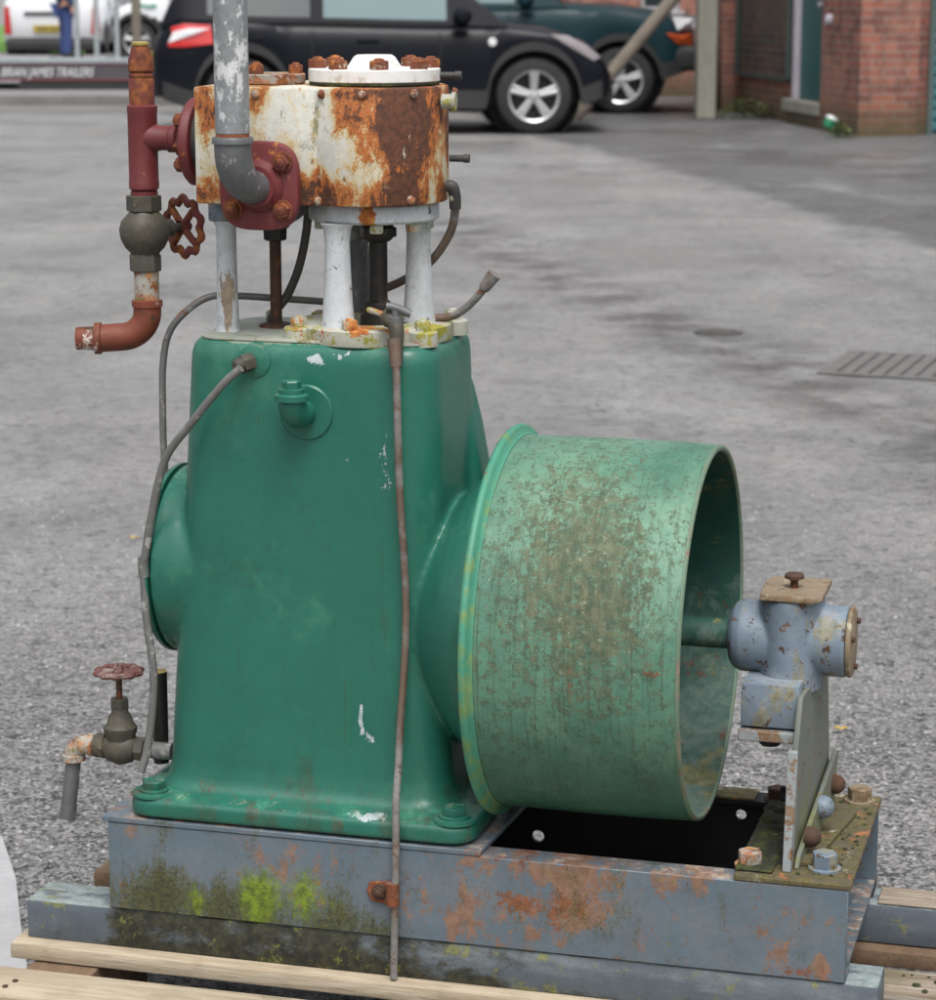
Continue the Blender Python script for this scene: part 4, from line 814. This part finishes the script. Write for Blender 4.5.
# rear wall behind the cars
rw=empty('brick_wall',(1.9,30.2,0),R(3),'long low brick wall with a white framed window behind the parked cars','wall')
MT['brickfar']=brick_mat('far_red_brick',(.42,.17,.12),(.27,.11,.085),(.34,.27,.24),0)
b=B(); box(b,-3.0,.15,0,.3,0,3.2); box(b,.1505,.62,0,.3,0,.95); box(b,.6205,1.6,0,.3,0,3.2); box(b,.1505,.62,0,.3,2.1,3.2); link('wall',b,MT['brickfar'],rw,False)
b=B(); box(b,.10,.66,-.06,.10,.93,1.0,.01,1); ws=link('window_sill',b,MT['concrete'],rw)
b=B(); box(b,.152,.20,.05,.12,1.001,2.099); box(b,.57,.618,.05,.12,1.001,2.099); box(b,.2005,.5695,.05,.12,1.001,1.05); wf=link('window_frame',b,MT['concrete'],rw,False)
b=B(); box(b,.2005,.5695,.08,.09,1.0505,2.099); link('pane',b,MT['glassd'],wf,False)
# plants at wall feet
MT['weed']=flatmat('weed_leaf',(.05,.09,.02),(.12,.15,.05),20,.8,.1)
def weeds(name,cx_,cy_,sx,sy,h,n,label):
    b=B()
    for i in range(n):
        x=rnd.gauss(0,sx*.4); y=rnd.gauss(0,sy*.4); z=rnd.uniform(0,h)*max(.1,1-abs(x)/sx)
        a=rnd.uniform(0,6.3); s=rnd.uniform(.015,.04); d=Vector((math.cos(a)*s,math.sin(a)*s,rnd.uniform(-.3,.8)*s)); e=Vector((-d.y,d.x,0))*.4; p=Vector((x,y,z))
        b.faces.new([b.verts.new(p),b.verts.new(p+d*.5+e),b.verts.new(p+d),b.verts.new(p+d*.5-e)])
    o=link(name,b,MT['weed'],None,False); o.location=(cx_,cy_,0.004); return tag(o,label,'weeds',kind='stuff')
q=(2.638,25.625); weeds('weed_clump',q[0]+.15,q[1]-.1,.5,.12,.22,900,'dark green weeds at the foot of the brick wall beside the mesh guard')
q=(3.368,22.463); weeds('weed_clump',q[0]-.05,q[1],.12,.08,.16,300,'pale weeds at the foot of the brick pier corner')
# concrete post and leaning pole
q=(2.388,25.446)
b=B(); box(b,-.105,.105,-.09,.09,0,4.2,.015,1); o=link('concrete_post',b,MT['conpost']); o.location=(q[0],q[1],0); tag(o,'upright grey concrete post in front of the brick wall','post')
q=(1.034,25.095); b=B(); d=Vector((1.36,.3,1.62)); tube(b,[(0,0,0),d*.5,d,d*1.5],.068,12,2); o=link('leaning_pole',b,MT['polewood']); o.location=(q[0],q[1],0); tag(o,'leaning timber pole between the two parked cars','pole')
# litter
q=(3.309,23.179); cupo=empty('drinks_cup',(q[0],q[1],.004),.3,'small green and white drinks cup lying by the brick pier','cup')
MT['cupg']=glass('green_plastic',(.01,.22,.10),.4); MT['cupw']=glass('white_plastic',(.75,.78,.78),.4); 
b=B(); lathe(b,[(0,-.02),(.045,-.02),(.055,.0),(.062,.055)],(0,0,.06),(.5,0,.86),16,False); link('cup_body',b,MT['cupg'],cupo)
b=B(); lathe(b,[(.063,.056),(.066,.06),(.060,.085),(.03,.10),(0,.10)],(0,0,.06),(.5,0,.86),16,False); link('cup_lid',b,MT['cupw'],cupo)

# ================================================================== VEHICLES
def carpaint(name,c,ro=.28):
    M=bpy.data.materials.new(name); t=NT(M); P=t.coord(); n=t.noise(P,1.5,3,.5)
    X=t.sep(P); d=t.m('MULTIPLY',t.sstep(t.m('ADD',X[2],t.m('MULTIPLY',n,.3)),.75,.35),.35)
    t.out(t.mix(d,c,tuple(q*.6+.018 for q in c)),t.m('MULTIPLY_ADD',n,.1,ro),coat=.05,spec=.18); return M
MT['tyre']=flatmat('tyre_rubber',(.016,.016,.017),(.030,.029,.029),6,.85,.2)
MT['alloy']=weathered('silver_alloy',(.46,.47,.48),.05,.35,metal=.55,bump=.05)
MT['trim']=flatmat('black_plastic_trim',(.016,.017,.018),(.028,.029,.030),3,.6,.1)
MT['lensr']=glass('red_lens',(.55,.012,.012),.15); MT['lensw']=glass('clear_lens',(.75,.76,.78),.12); MT['lensd']=glass('smoked_clear_lens',(.22,.20,.21),.15); MT['lenso']=glass('orange_lens',(.45,.07,.01),.3)
MT['plate']=flatmat('yellow_plate',(.38,.28,.03),(.46,.34,.05),3,.5,.02); MT['plateink']=MT['trim']
def interp(tab,x):
    if x<=tab[0][0]: return tab[0][1]
    for (a,u),(c,v) in zip(tab,tab[1:]):
        if x<=c:
            t=(x-a)/(c-a); t=t*t*(3-2*t)*.5+t*.5; return u+(v-u)*t
    return tab[-1][1]
def wheel(root,x,y,r,wd,side,spokes):
    wh=bpy.data.objects.new('wheel',None); COL.objects.link(wh); wh.parent=root; wh.location=(x,y,r); wh.empty_display_size=.05
    b=B(); lathe(b,[(r*.68,-wd/2),(r*.90,-wd/2),(r*.98,-wd*.40),(r,-wd*.28),(r,wd*.28),(r*.98,wd*.40),(r*.90,wd/2),(r*.68,wd/2),(r*.66,wd*.2),(r*.66,-wd*.2),(r*.68,-wd/2)],(0,0,0),(0,1,0),40,False); link('tyre',b,MT['tyre'],wh)
    s=side; b=B(); lathe(b,[(r*.70,s*wd*.46),(r*.68,s*wd*.50),(r*.62,s*wd*.44),(r*.60,s*wd*.05)],(0,0,0),(0,1,0),40,False)
    for k in range(spokes):
        for off in (-.11,.11):
            a=2*PI*k/spokes+.3
            p0=Vector((math.cos(a+off*1.6)*r*.15,s*wd*.36,math.sin(a+off*1.6)*r*.15)); p1=Vector((math.cos(a+off)*r*.62,s*wd*.38,math.sin(a+off)*r*.62))
            tube(b,[p0,p1],r*.07,8,1,True)
    lathe(b,[(0,s*wd*.45),(r*.13,s*wd*.43),(r*.2,s*wd*.36),(r*.2,s*wd*.2)],(0,0,0),(0,1,0),20,False); link('rim',b,MT['alloy'],wh)
    b=B(); lathe(b,[(0,s*wd*.02),(r*.6,s*wd*.02),(r*.6,s*wd*.01)],(0,0,0),(0,1,0),24,False); link('brake_disc',b,MT['trim'],wh)
def car(name,loc,rz,label,paint,L,Wd,top,belt,low,r,fx,rx,green,roof,kind='suv',nsp=5,trimlow=.0,group='cars parked at the back of the yard',tail='lensr',wide=1):
    """x forward; top = height of bonnet/belt along x; green=(x0..x1 table of roof height)"""
    root=empty(name,loc,rz,label,'van' if kind=='van' else 'car',group); hw=Wd/2; x0,x1=-L/2,L/2
    N=90; xs=[x0+L*i/N for i in range(N+1)]
    def hwid(x): 
        e=min((x-x0),(x1-x)); t=max(0,min(1,e/.45)); return hw*(.80+.20*math.sqrt(max(0,1-(1-t)**2)))
    def zl(x):
        z=low+max(0,(.35-min(x-x0,x1-x)))*.35
        for c in (fx,rx):
            d=abs(x-c); ra=r*1.22
            if d<ra: z=max(z,r+math.sqrt(ra*ra-d*d)*.98)
        return z
    b=B(); rings=[]
    for x in xs:
        w=hwid(x); zt=interp(top,x); zb=min(zl(x),zt-.1); e=min(x-x0,x1-x); 
        h=zt-zb; sec=[(w-.05,zb-.0),(w-.005,zb+.015*1),(w,zb+h*.25),(w+.004,zb+h*.5),(w-.005,zb+h*.72),(w-.03,zb+h*.88),(w-.075,zt-.035),(w-.13,zt-.005),(w*.5,zt+.015),(0,zt+.02)]
        rings.append([b.verts.new((x,-q[0],q[1])) for q in sec]+[b.verts.new((x,q[0],q[1])) for q in sec[-2::-1]])
    for A,C in zip(rings,rings[1:]):
        for i in range(len(A)-1): b.faces.new((A[i],A[i+1],C[i+1],C[i]))
    b.faces.new(rings[0]); b.faces.new(rings[-1][::-1])
    body=link('body',b,MT[paint],root,ang=50)
    # underside and inner arches
    b=B(); box(b,x0+.3,x1-.3,-hw+.28,hw-.28,low+.02,low+.35); link('underbody',b,MT['trim'],root,False)
    for c in (fx,rx):
        b=B(); lathe(b,[(r*1.24,-hw+.06),(r*1.18,-hw+.35),(0,-hw+.352)],(c,0,r),(0,1,0),32,False); link('wheel_arch_liner',b,MT['trim'],root); b=B(); lathe(b,[(r*1.24,hw-.06),(r*1.18,hw-.35),(0,hw-.352)],(c,0,r),(0,1,0),32,False); link('wheel_arch_liner',b,MT['trim'],root)
        for s in (-1,1): wheel(root,c,s*(hw-.125),r,.22,s,nsp)
    # lower cladding strip on both sides and ends
    if trimlow:
        for s in(-1,1):
            b=B()
            seg=[x for x in xs if zl(x)<low+.16]
            for xa,xb in zip(xs,xs[1:]):
                if xa<x0+.05 or xb>x1-.05: continue
                za,zb_=zl(xa),zl(xb)
                ya,yb=s*(hwid(xa)+.012),s*(hwid(xb)+.012)
                ha=.16 if za<low+.1 else .075
                hb=.16 if zb_<low+.1 else .075
                b.faces.new([b.verts.new(p) for p in((xa,ya,za-.005),(xb,yb,zb_-.005),(xb,yb,zb_+hb),(xa,ya,za+ha))])
            link('side_cladding',b,MT['trim'],root,False)
    # greenhouse
    gx0,gx1=green[0][0],green[-1][0]; n=40; rings=[]; b=B()
    ins=.05; 
    def sec(x):
        zb=interp(top,x)-.02; zr=max(zb+.01,interp(green,x)); k=(zr-zb)/max(.01,(roof-zb)); w=min(hw,hwid(x))-.07; wr=w-.20*min(1,k)
        return zb,zr,w,wr
    for i in range(n+1):
        x=gx0+(gx1-gx0)*i/n; zb,zr,w,wr=sec(x)
        q=[(w,zb),(wr,zr-.03*min(1,(zr-zb)*3)),(wr-.10,zr),(0,zr+.015)]
        rings.append([b.verts.new((x,-a,z)) for a,z in q]+[b.verts.new((x,a,z)) for a,z in q[-2::-1]])
    for A,C in zip(rings,rings[1:]):
        for i in range(len(A)-1): b.faces.new((A[i],A[i+1],C[i+1],C[i]))
    b.faces.new(rings[0]); b.faces.new(rings[-1][::-1]); link('cabin',b,MT[paint],root,ang=50)
    def gl(name,x_a,x_b,cols=8,mt='carglass'):
        for s in(-1,1):
            b=B(); V=[]
            for i in range(cols+1):
                x=x_a+(x_b-x_a)*i/cols; zb,zr,w,wr=sec(x); z_0=zb+.05; z_1=max(z_0+.01,zr-.09)
                f=lambda z:(w+(wr-w)*(z-zb)/max(.02,zr-.03-zb))+.008
                V.append((b.verts.new((x,s*f(z_0),z_0)),b.verts.new((x,s*f(z_1),z_1))))
            for A,C in zip(V,V[1:]): b.faces.new((A[0],C[0],C[1],A[1]))
            link(name,b,MT[mt],root)
    if kind!='van':
        m=(gx0+gx1)/2; gl('side_window',gx0+.42,m-.22); gl('side_window',m-.10,gx1-.55,mt='glasslight')
    else: gl('side_window',gx1-1.1,gx1-.45)
    # windscreen and rear screen
    for nm,xa,xb,sg in(('windscreen',gx1-.66,gx1-.06,1),('rear_window',gx0+.01,gx0+.16,-1)):
        b=B(); V=[]
        for i in range(7):
            x=xa+(xb-xa)*i/6; zb,zr,w,wr=sec(x); V.append([b.verts.new((x+sg*.012,y*(wr-.16),zr+.024-.012*abs(y))) for y in(-1,-.5,0,.5,1)])
        for A,C in zip(V,V[1:]):
            for k in range(4): b.faces.new((A[k],A[k+1],C[k+1],C[k]))
        link(nm,b,MT['carglass'],root)
    # handles, mirrors, door lines
    for s in(-1,1):
        mx=gx1-.42; b=B(); z=interp(top,mx)+.07
        lathe(b,[(.0,-.10),(.06,-.09),(.085,-.03),(.085,.04),(.05,.09),(0,.10)],(mx,s*(hw+.07),z),(0,s,.05),16,False); link('mirror',b,MT[paint if kind=='suv' else 'trim'],root)
        for hx in ((gx0+gx1)/2+.30,(gx0+gx1)/2-.72):
            z=interp(top,hx)-.16; b=B(); box(b,hx-.10,hx+.10,s*(hw-.012)-.02,s*(hw-.012)+.02,z-.017,z+.017,.012,2); link('door_handle',b,MT[paint],root)
        for hx in ((gx0+gx1)/2-.20,(gx0+gx1)/2+.95,(gx0+gx1)/2-1.0):
            if abs(hx-rx)<r*1.2 or abs(hx-fx)<r*1.2: continue
            z1_=interp(top,hx)-.07; b=B(); box(b,hx-.004,hx+.004,min(s*(hw-.03),s*(hw+.0065)),max(s*(hw-.03),s*(hw+.0065)),low+.18,z1_); link('door_gap',b,MT['trim'],root,False)
    return root,body,hwid
MT['carglass']=glass('car_glass',(.018,.026,.03),.04,.8); MT['glasslight']=glass('front_glass_with_reflection',(.08,.15,.16),.04,.8)  # front glass lighter teal: reflected and see-through light put into its colour
MT['navy']=carpaint('dark_navy_paint',(.004,.005,.009)); MT['tealcar']=carpaint('dark_teal_car_paint',(.008,.030,.038)); MT['whitecar']=carpaint('white_car_paint',(.74,.76,.78),.35)
def lens(root,name,mat,pts,c,par=None):
    """lamp glass following a curved outline: pts are 3D outline points, c the bulged centre"""
    b=B(); V=[b.verts.new(p) for p in pts]; cv=b.verts.new(c)
    for i in range(len(V)): b.faces.new((V[i],V[(i+1)%len(V)],cv))
    return link(name,b,MT[mat],par or root)
# dark SUV
YAW=R(4)
suv,sb,hwf=car('parked_suv',(-0.819,23.750,0.000),YAW,'dark navy SUV parked side-on behind the engine cylinder','navy',4.16,1.80,
   [(-2.08,.80),(-2.0,.96),(-1.85,1.05),(-.9,1.02),(.55,.99),(.95,.99),(1.5,.93),(1.85,.82),(2.0,.70),(2.08,.56)],1.05,.24,.345,1.36,-1.27,
   [(-2.0,1.00),(-1.78,1.42),(-1.5,1.55),(-.6,1.62),(.1,1.58),(.6,1.35),(1.12,1.00)],1.60,trimlow=.16)
for s in(-1,1):
    y=lambda x:s*(hwf(x)+.006)
    lens(suv,'headlight','lensd',[(1.50,y(1.50)-s*.02,.90),(1.66,y(1.66)-s*.02,.885),(1.84,y(1.84)-s*.015,.80),(1.97,y(1.97),.69),(1.90,y(1.90)+s*.006,.66),(1.72,y(1.72)+s*.006,.76)],(1.76,y(1.76)+s*.016,.80))
    pts=[(-1.55,y(-1.55)-s*.02,.985),(-1.78,y(-1.78)-s*.03,.995),(-1.90,y(-1.90)-s*.05,.965),(-1.97,y(-1.97)-s*.06,.86),(-1.92,y(-1.92)+s*.012,.79),(-1.78,y(-1.78)+s*.012,.79),(-1.52,y(-1.52)+s*.012,.82)]
    tl=lens(suv,'taillight','lensr',pts,(-1.84,y(-1.84)+s*.02,.90))
    lens(suv,'reversing_lens','lensw',[(-1.55,y(-1.55)+s*.022,.955),(-1.74,y(-1.74)+s*.024,.957),(-1.88,y(-1.88)+s*.010,.925),(-1.93,y(-1.93)+s*.012,.83),(-1.86,y(-1.86)+s*.024,.85),(-1.72,y(-1.72)+s*.030,.895)],(-1.76,y(-1.76)+s*.038,.915),tl)
    b=B(); lathe(b,[(.04,0),(.035,.015),(0,.018)],(.98,y(.98)-s*.012,.83),(0,s,0),14,False); link('side_repeater',b,MT['lensw'],suv)
b=B(); box(b,-2.115,-1.80,-.72,.72,.34,.56,.05,3); link('rear_bumper',b,MT['trim'],suv)
b=B(); box(b,1.85,2.11,-.70,.70,.26,.45,.04,3); link('front_bumper',b,MT['trim'],suv)
b=B(); box(b,-2.13,-2.11,-.26,.26,.62,.73,.004,1); link('number_plate',b,MT['plate'],suv)
# teal 4x4 behind it
t4,tb,hwf=car('parked_estate_car',(0.170,27.400,0),R(-6),'dark teal off-road car with silver wheels, parked nose to the brick wall','tealcar',4.5,1.80,
   [(-2.25,.95),(-2.1,1.06),(-.9,1.10),(.55,1.10),(.85,1.12),(1.4,1.10),(1.9,1.03),(2.12,.96),(2.25,.85)],1.1,.34,.345,1.52,-1.30,
   [(-2.15,1.1),(-2.05,1.55),(-1.6,1.72),(.0,1.72),(.4,1.55),(.95,1.10)],1.70,trimlow=.16,nsp=5)
for s in(-1,1):
    y=lambda x:s*(hwf(x)+.008)
    lens(t4,'headlight','lensw',[(2.04,y(2.04)-s*.03,1.00),(2.26,y(2.2)-s*.12,.98),(2.265,y(2.2)-s*.12,.86),(2.10,y(2.10)+s*.01,.86)],(2.20,y(2.15)+s*.01,.93))
    lens(t4,'indicator','lenso',[(1.98,y(1.98)+s*.002,.83),(2.24,y(2.2)-s*.05,.83),(2.25,y(2.2)-s*.05,.70),(2.10,y(2.10)+s*.008,.72)],(2.16,y(2.14)+s*.02,.77))
b=B(); box(b,1.98,2.40,-.86,.86,.44,.70,.06,3); link('front_bumper',b,MT['trim'],t4)
# white hatchback seen from behind and white van
wc_,wb,hwf=car('white_hatchback',(-7.048,44.600,0.000),R(92),'white hatchback seen from behind beyond the trailer, yellow number plate','whitecar',3.9,1.70,
   [(-1.95,.98),(-1.85,1.05),(-.9,1.05),(.6,1.02),(1.2,.98),(1.7,.80),(1.95,.6)],1.05,.26,.30,1.25,-1.22,
   [(-1.93,1.04),(-1.75,1.35),(-1.4,1.48),(-.3,1.52),(.3,1.40),(1.0,1.0)],1.50,nsp=5)
for s in(-1,1):
    y=lambda x:s*(hwf(x)+.006)
    lens(wc_,'taillight','lensr',[(-1.975,s*.66,.44),(-1.975,s*.70,.90),(-1.90,s*.785,.90),(-1.90,s*.80,.44)],(-1.985,s*.76,.62))
b=B(); box(b,-2.01,-1.70,-.78,.78,.16,.36,.05,3); link('rear_bumper',b,MT['trim'],wc_)
b=B(); box(b,-2.0,-1.97,-.30,.30,.47,.59,.004,1); npl=link('number_plate',b,MT['plate'],wc_)
b=B()
for i in range(7): box(b,-2.004,-2.0005,-.22+i*.066+(.02 if i>3 else 0),-.185+i*.066+(.02 if i>3 else 0),.495,.565)
link('plate_characters',b,MT['trim'],npl,False)
b=B(); box(b,-1.99,-1.96,-.45,.45,.76,.81,.01,1); link('tailgate_handle',b,MT['trim'],wc_)
vn,vb,hwf=car('white_van',(-3.609,43.600,0.000),R(180),'white van with a small green logo standing between the hatchback and the navy SUV','whitecar',4.9,1.9,
   [(-2.45,1.1),(-2.35,1.15),(1.2,1.15),(1.7,1.10),(2.2,.9),(2.45,.65)],1.1,.50,.33,1.95,-1.45,
   [(-2.42,1.15),(-2.38,1.9),(-2.2,1.95),(.7,1.95),(1.1,1.8),(1.75,1.12)],1.95,kind='van',nsp=5,trimlow=.16)
MT['logog']=glass('green_logo',(.02,.30,.16),.4); MT['logog2']=glass('grey_logo',(.25,.3,.32),.4)
for s in (1,):
    b=B(); xx=1.60
    for (w_,h_) in ((.05,.05),(.03,.06),(.05,.04),(.03,.06),(.05,.05)):
        box(b,xx,xx+w_,s*.962,s*.966,.885,.885+h_); xx+=w_+.012
    link('van_logo',b,MT['logog'],vn,False)
    b=B(); box(b,1.86,1.95,s*.962,s*.966,.89,.95,0); box(b,1.62,1.80,s*.962,s*.966,.855,.872,0); link('van_logo',b,MT['logog2'],vn,False)

# ---- trailer
MT['galvbar']=weathered('galvanised_bar',(.33,.36,.37),.1,.5,metal=.2,bump=.1)
MT['trboard']=flatmat('dark_trailer_board',(.055,.05,.06),(.08,.07,.08),3,.6,.05)
MT['text']=glass('white_lettering',(.72,.72,.74),.6)
MT['redline']=glass('dark_red_line',(.22,.02,.03),.5)
tr=empty('trailer',(-4.788,29.700,0.100),R(0),'low car trailer with galvanised uprights and white lettering along its dark side board','trailer')
def tp2(n,bm,m,par=None,sm=False): return link(n,bm,MT[m],par or tr,sm)
b=B(); box(b,-3.2,1.30,0,.03,.115,.300); sb_=tp2('side_board',b,'trboard')
b=B(); box(b,-3.2,1.30,-.004,-.001,.108,.122); box(b,-3.2,1.30,-.004,-.001,.292,.304); tp2('red_edging',b,'redline',sb_)
b=B(); box(b,-3.2,1.32,-.02,.05,.306,.372,.008,1); tp2('top_rail',b,'galvbar')
b=B(); box(b,-3.2,1.30,.031,1.9,.25,.29); tp2('bed',b,'trboard')
for x in (-2.6,-2.05,-1.5,-.95,0.211,0.439,0.679):
    b=B(); box(b,x-.028,x+.028,.055,.10,.295,1.75,.006,1); tp2('upright',b,'galvbar')
b=B(); box(b,-2.7,1.0,.05,.105,1.752,1.80,.006,1); tp2('cage_rail',b,'galvbar')
for x in (-.10,.55):
    for y in (.32,1.68):
        b=B(); lathe(b,[(.11,-.08),(.185,-.08),(.19,-.06),(.19,.06),(.185,.08),(.11,.08)],(x,y,.19),(0,1,0),28); tp2('wheel',b,'tyre',None,True)
b=B(); prism(b,[(-.50,.02),(-.46,.11),(1.25,.11),(1.28,.06),(.86,.0),(-.30,.0)],.01,.20,'y'); tp2('mudguard_shade',b,'trim')  # dark mudguard block also stands in for the shadow under the trailer
fc=bpy.data.curves.new('lettering','FONT'); fc.body='BRIAN JAMES TRAILERS'; fc.size=.15; fc.extrude=.0015; fc.shear=.35; fc.space_character=1.02
fo=bpy.data.objects.new('lettering_tmp',fc); COL.objects.link(fo); bpy.context.view_layer.update()
me=bpy.data.meshes.new_from_object(fo.evaluated_get(bpy.context.evaluated_depsgraph_get())); bpy.data.objects.remove(fo)
me.materials.clear(); me.materials.append(MT['text']); w_=max(v.co.x for v in me.vertices)-min(v.co.x for v in me.vertices)
x0_=min(v.co.x for v in me.vertices)
for v in me.vertices: v.co=Vector(((v.co.x-x0_)*1.089/w_,-(v.co.z)-.004,v.co.y))
fo=bpy.data.objects.new('lettering',me); COL.objects.link(fo); fo.parent=sb_; fo.location=(-0.679,0,.155)
# thin brown post in front of the vans
q=(-4.775,36.662); b=B(); lathe(b,[(.07,0),(.07,3.2)],(0,0,0),(0,0,1),16); o=link('sign_post',b,MT['polewood']); o.location=(q[0],q[1],0); tag(o,'thin brown post standing between the trailer and the white van','post')

# ---- person standing behind the hatchback
pr_=empty('person',(-6.561,41.500,0.000),R(115),'person in blue jeans and dark jacket standing beside the white hatchback','person')
MT['jeans']=flatmat('blue_denim',(.03,.055,.16),(.05,.08,.22),20,.9,.2); MT['skinm']=flatmat('skin',(.42,.22,.15),(.48,.27,.19),8,.6,.05); MT['jacket']=flatmat('blue_jacket',(.02,.035,.09),(.035,.05,.13),10,.8,.2); MT['hair']=flatmat('brown_hair',(.03,.018,.01),(.05,.03,.02),30,.8,.3)
def skin(name,verts,edges,rads,mat,parent,root=0,sub=1):
    me=bpy.data.meshes.new(name); me.from_pydata(verts,edges,[]); o=bpy.data.objects.new(name,me); COL.objects.link(o)
    m=o.modifiers.new('s','SKIN'); 
    for i,r in enumerate(rads):
        sv=me.skin_vertices[0].data[i]; sv.radius=(r,r) if not isinstance(r,tuple) else r; sv.use_root=(i==root)
    s=o.modifiers.new('ss','SUBSURF'); s.levels=sub; s.render_levels=sub
    bpy.context.view_layer.update(); nm=bpy.data.meshes.new_from_object(o.evaluated_get(bpy.context.evaluated_depsgraph_get())); bpy.data.objects.remove(o); bpy.data.meshes.remove(me)
    nm.materials.clear(); nm.materials.append(MT[mat]); nm.polygons.foreach_set('use_smooth',[True]*len(nm.polygons))
    o=bpy.data.objects.new(name,nm); COL.objects.link(o); o.parent=parent; return o
v=[(0,0,.95),(0,0,1.15),(0,0,1.38),(0,.01,1.50),(0,-.01,1.60),(0,-.01,1.70),(.18,0,1.42),(.23,.01,1.14),(.24,-.05,.88),(.245,-.06,.78),(-.18,0,1.42),(-.23,.01,1.14),(-.24,-.05,.88),(-.245,-.06,.78),(.09,0,.88),(.10,-.01,.50),(.10,.02,.09),(.11,-.14,.04),(-.09,0,.88),(-.10,-.01,.50),(-.10,.02,.09),(-.11,-.14,.04)]
e=[(0,1),(1,2),(2,3),(3,4),(4,5),(2,6),(6,7),(7,8),(8,9),(2,10),(10,11),(11,12),(12,13),(0,14),(14,15),(15,16),(16,17),(0,18),(18,19),(19,20),(20,21)]
r_=[.14,.13,.14,.055,.085,.075,.06,.045,.034,.03,.06,.045,.034,.03,.09,.06,.04,.04,.09,.06,.04,.04]
body=skin('body',v,e,r_,'skinm',pr_)
skin('jeans',[(0,0,1.0),(.09,0,.88),(.10,-.01,.50),(.10,.02,.10),(-.09,0,.88),(-.10,-.01,.50),(-.10,.02,.10)],[(0,1),(1,2),(2,3),(0,4),(4,5),(5,6)],[.185,.115,.085,.070,.115,.085,.070],'jeans',pr_)
skin('jacket',[(0,0,.90),(0,0,1.15),(0,0,1.40),(0,.01,1.49),(.19,0,1.42),(.235,.01,1.14),(.245,-.05,.90),(-.19,0,1.42),(-.235,.01,1.14),(-.245,-.05,.90)],[(0,1),(1,2),(2,3),(2,4),(4,5),(5,6),(2,7),(7,8),(8,9)],[.20,.18,.175,.08,.075,.06,.048,.075,.06,.048],'jacket',pr_)
b=B(); lathe(b,[(.095,0),(.10,.05),(.085,.10),(.045,.135),(0,.14)],(0,.015,1.64),(0,.15,1),20,False); link('hair',b,MT['hair'],pr_)
for s in(-1,1):
    b=B(); box(b,s*.11-.05,s*.11+.05,-.19,.09,0,.09,.03,3); link('shoe',b,MT['trim'],pr_)

# ================================================================== CAMERA, LIGHT
cam=bpy.data.cameras.new('camera'); co=bpy.data.objects.new('camera',cam); COL.objects.link(co); S.camera=co
co.location=(0,0,1.43); co.rotation_euler=(R(90)-math.atan(526/2500),0,0)
cam.sensor_fit='VERTICAL'; cam.sensor_height=36; cam.sensor_width=33.7; cam.lens=90; cam.clip_end=1000; cam.clip_start=.05
cam.dof.use_dof=True; cam.dof.focus_distance=3.12; cam.dof.aperture_fstop=12
SE,SR=62,172   # sun high, behind the camera to the left
wd=bpy.data.worlds.new('World'); S.world=wd; wd.use_nodes=True; nt=wd.node_tree; nt.nodes.clear()
sk=nt.nodes.new('ShaderNodeTexSky'); sk.sky_type='NISHITA'; sk.sun_disc=False; sk.sun_elevation=R(SE); sk.sun_rotation=R(SR); sk.air_density=1.2; sk.dust_density=6; sk.ozone_density=1
hs=nt.nodes.new('ShaderNodeHueSaturation'); hs.inputs['Saturation'].default_value=.22; hs.inputs['Value'].default_value=1.25
bg=nt.nodes.new('ShaderNodeBackground'); bg.inputs[1].default_value=.15
wo=nt.nodes.new('ShaderNodeOutputWorld'); nt.links.new(sk.outputs[0],hs.inputs['Color']); nt.links.new(hs.outputs[0],bg.inputs[0]); nt.links.new(bg.outputs[0],wo.inputs[0])
sl=bpy.data.lights.new('sun','SUN'); sl.energy=1.5; sl.angle=R(25); sl.color=(1,.97,.93); so=bpy.data.objects.new('sun',sl); COL.objects.link(so)
az=R(SR); el=R(SE); d=Vector((math.sin(az)*math.cos(el),math.cos(az)*math.cos(el),math.sin(el)))
so.rotation_euler=d.to_track_quat('Z','Y').to_euler(); so.location=(0,0,8)
S.view_settings.view_transform='Standard'; S.view_settings.look='None'; S.view_settings.exposure=0; S.view_settings.gamma=1
S.render.engine='CYCLES'
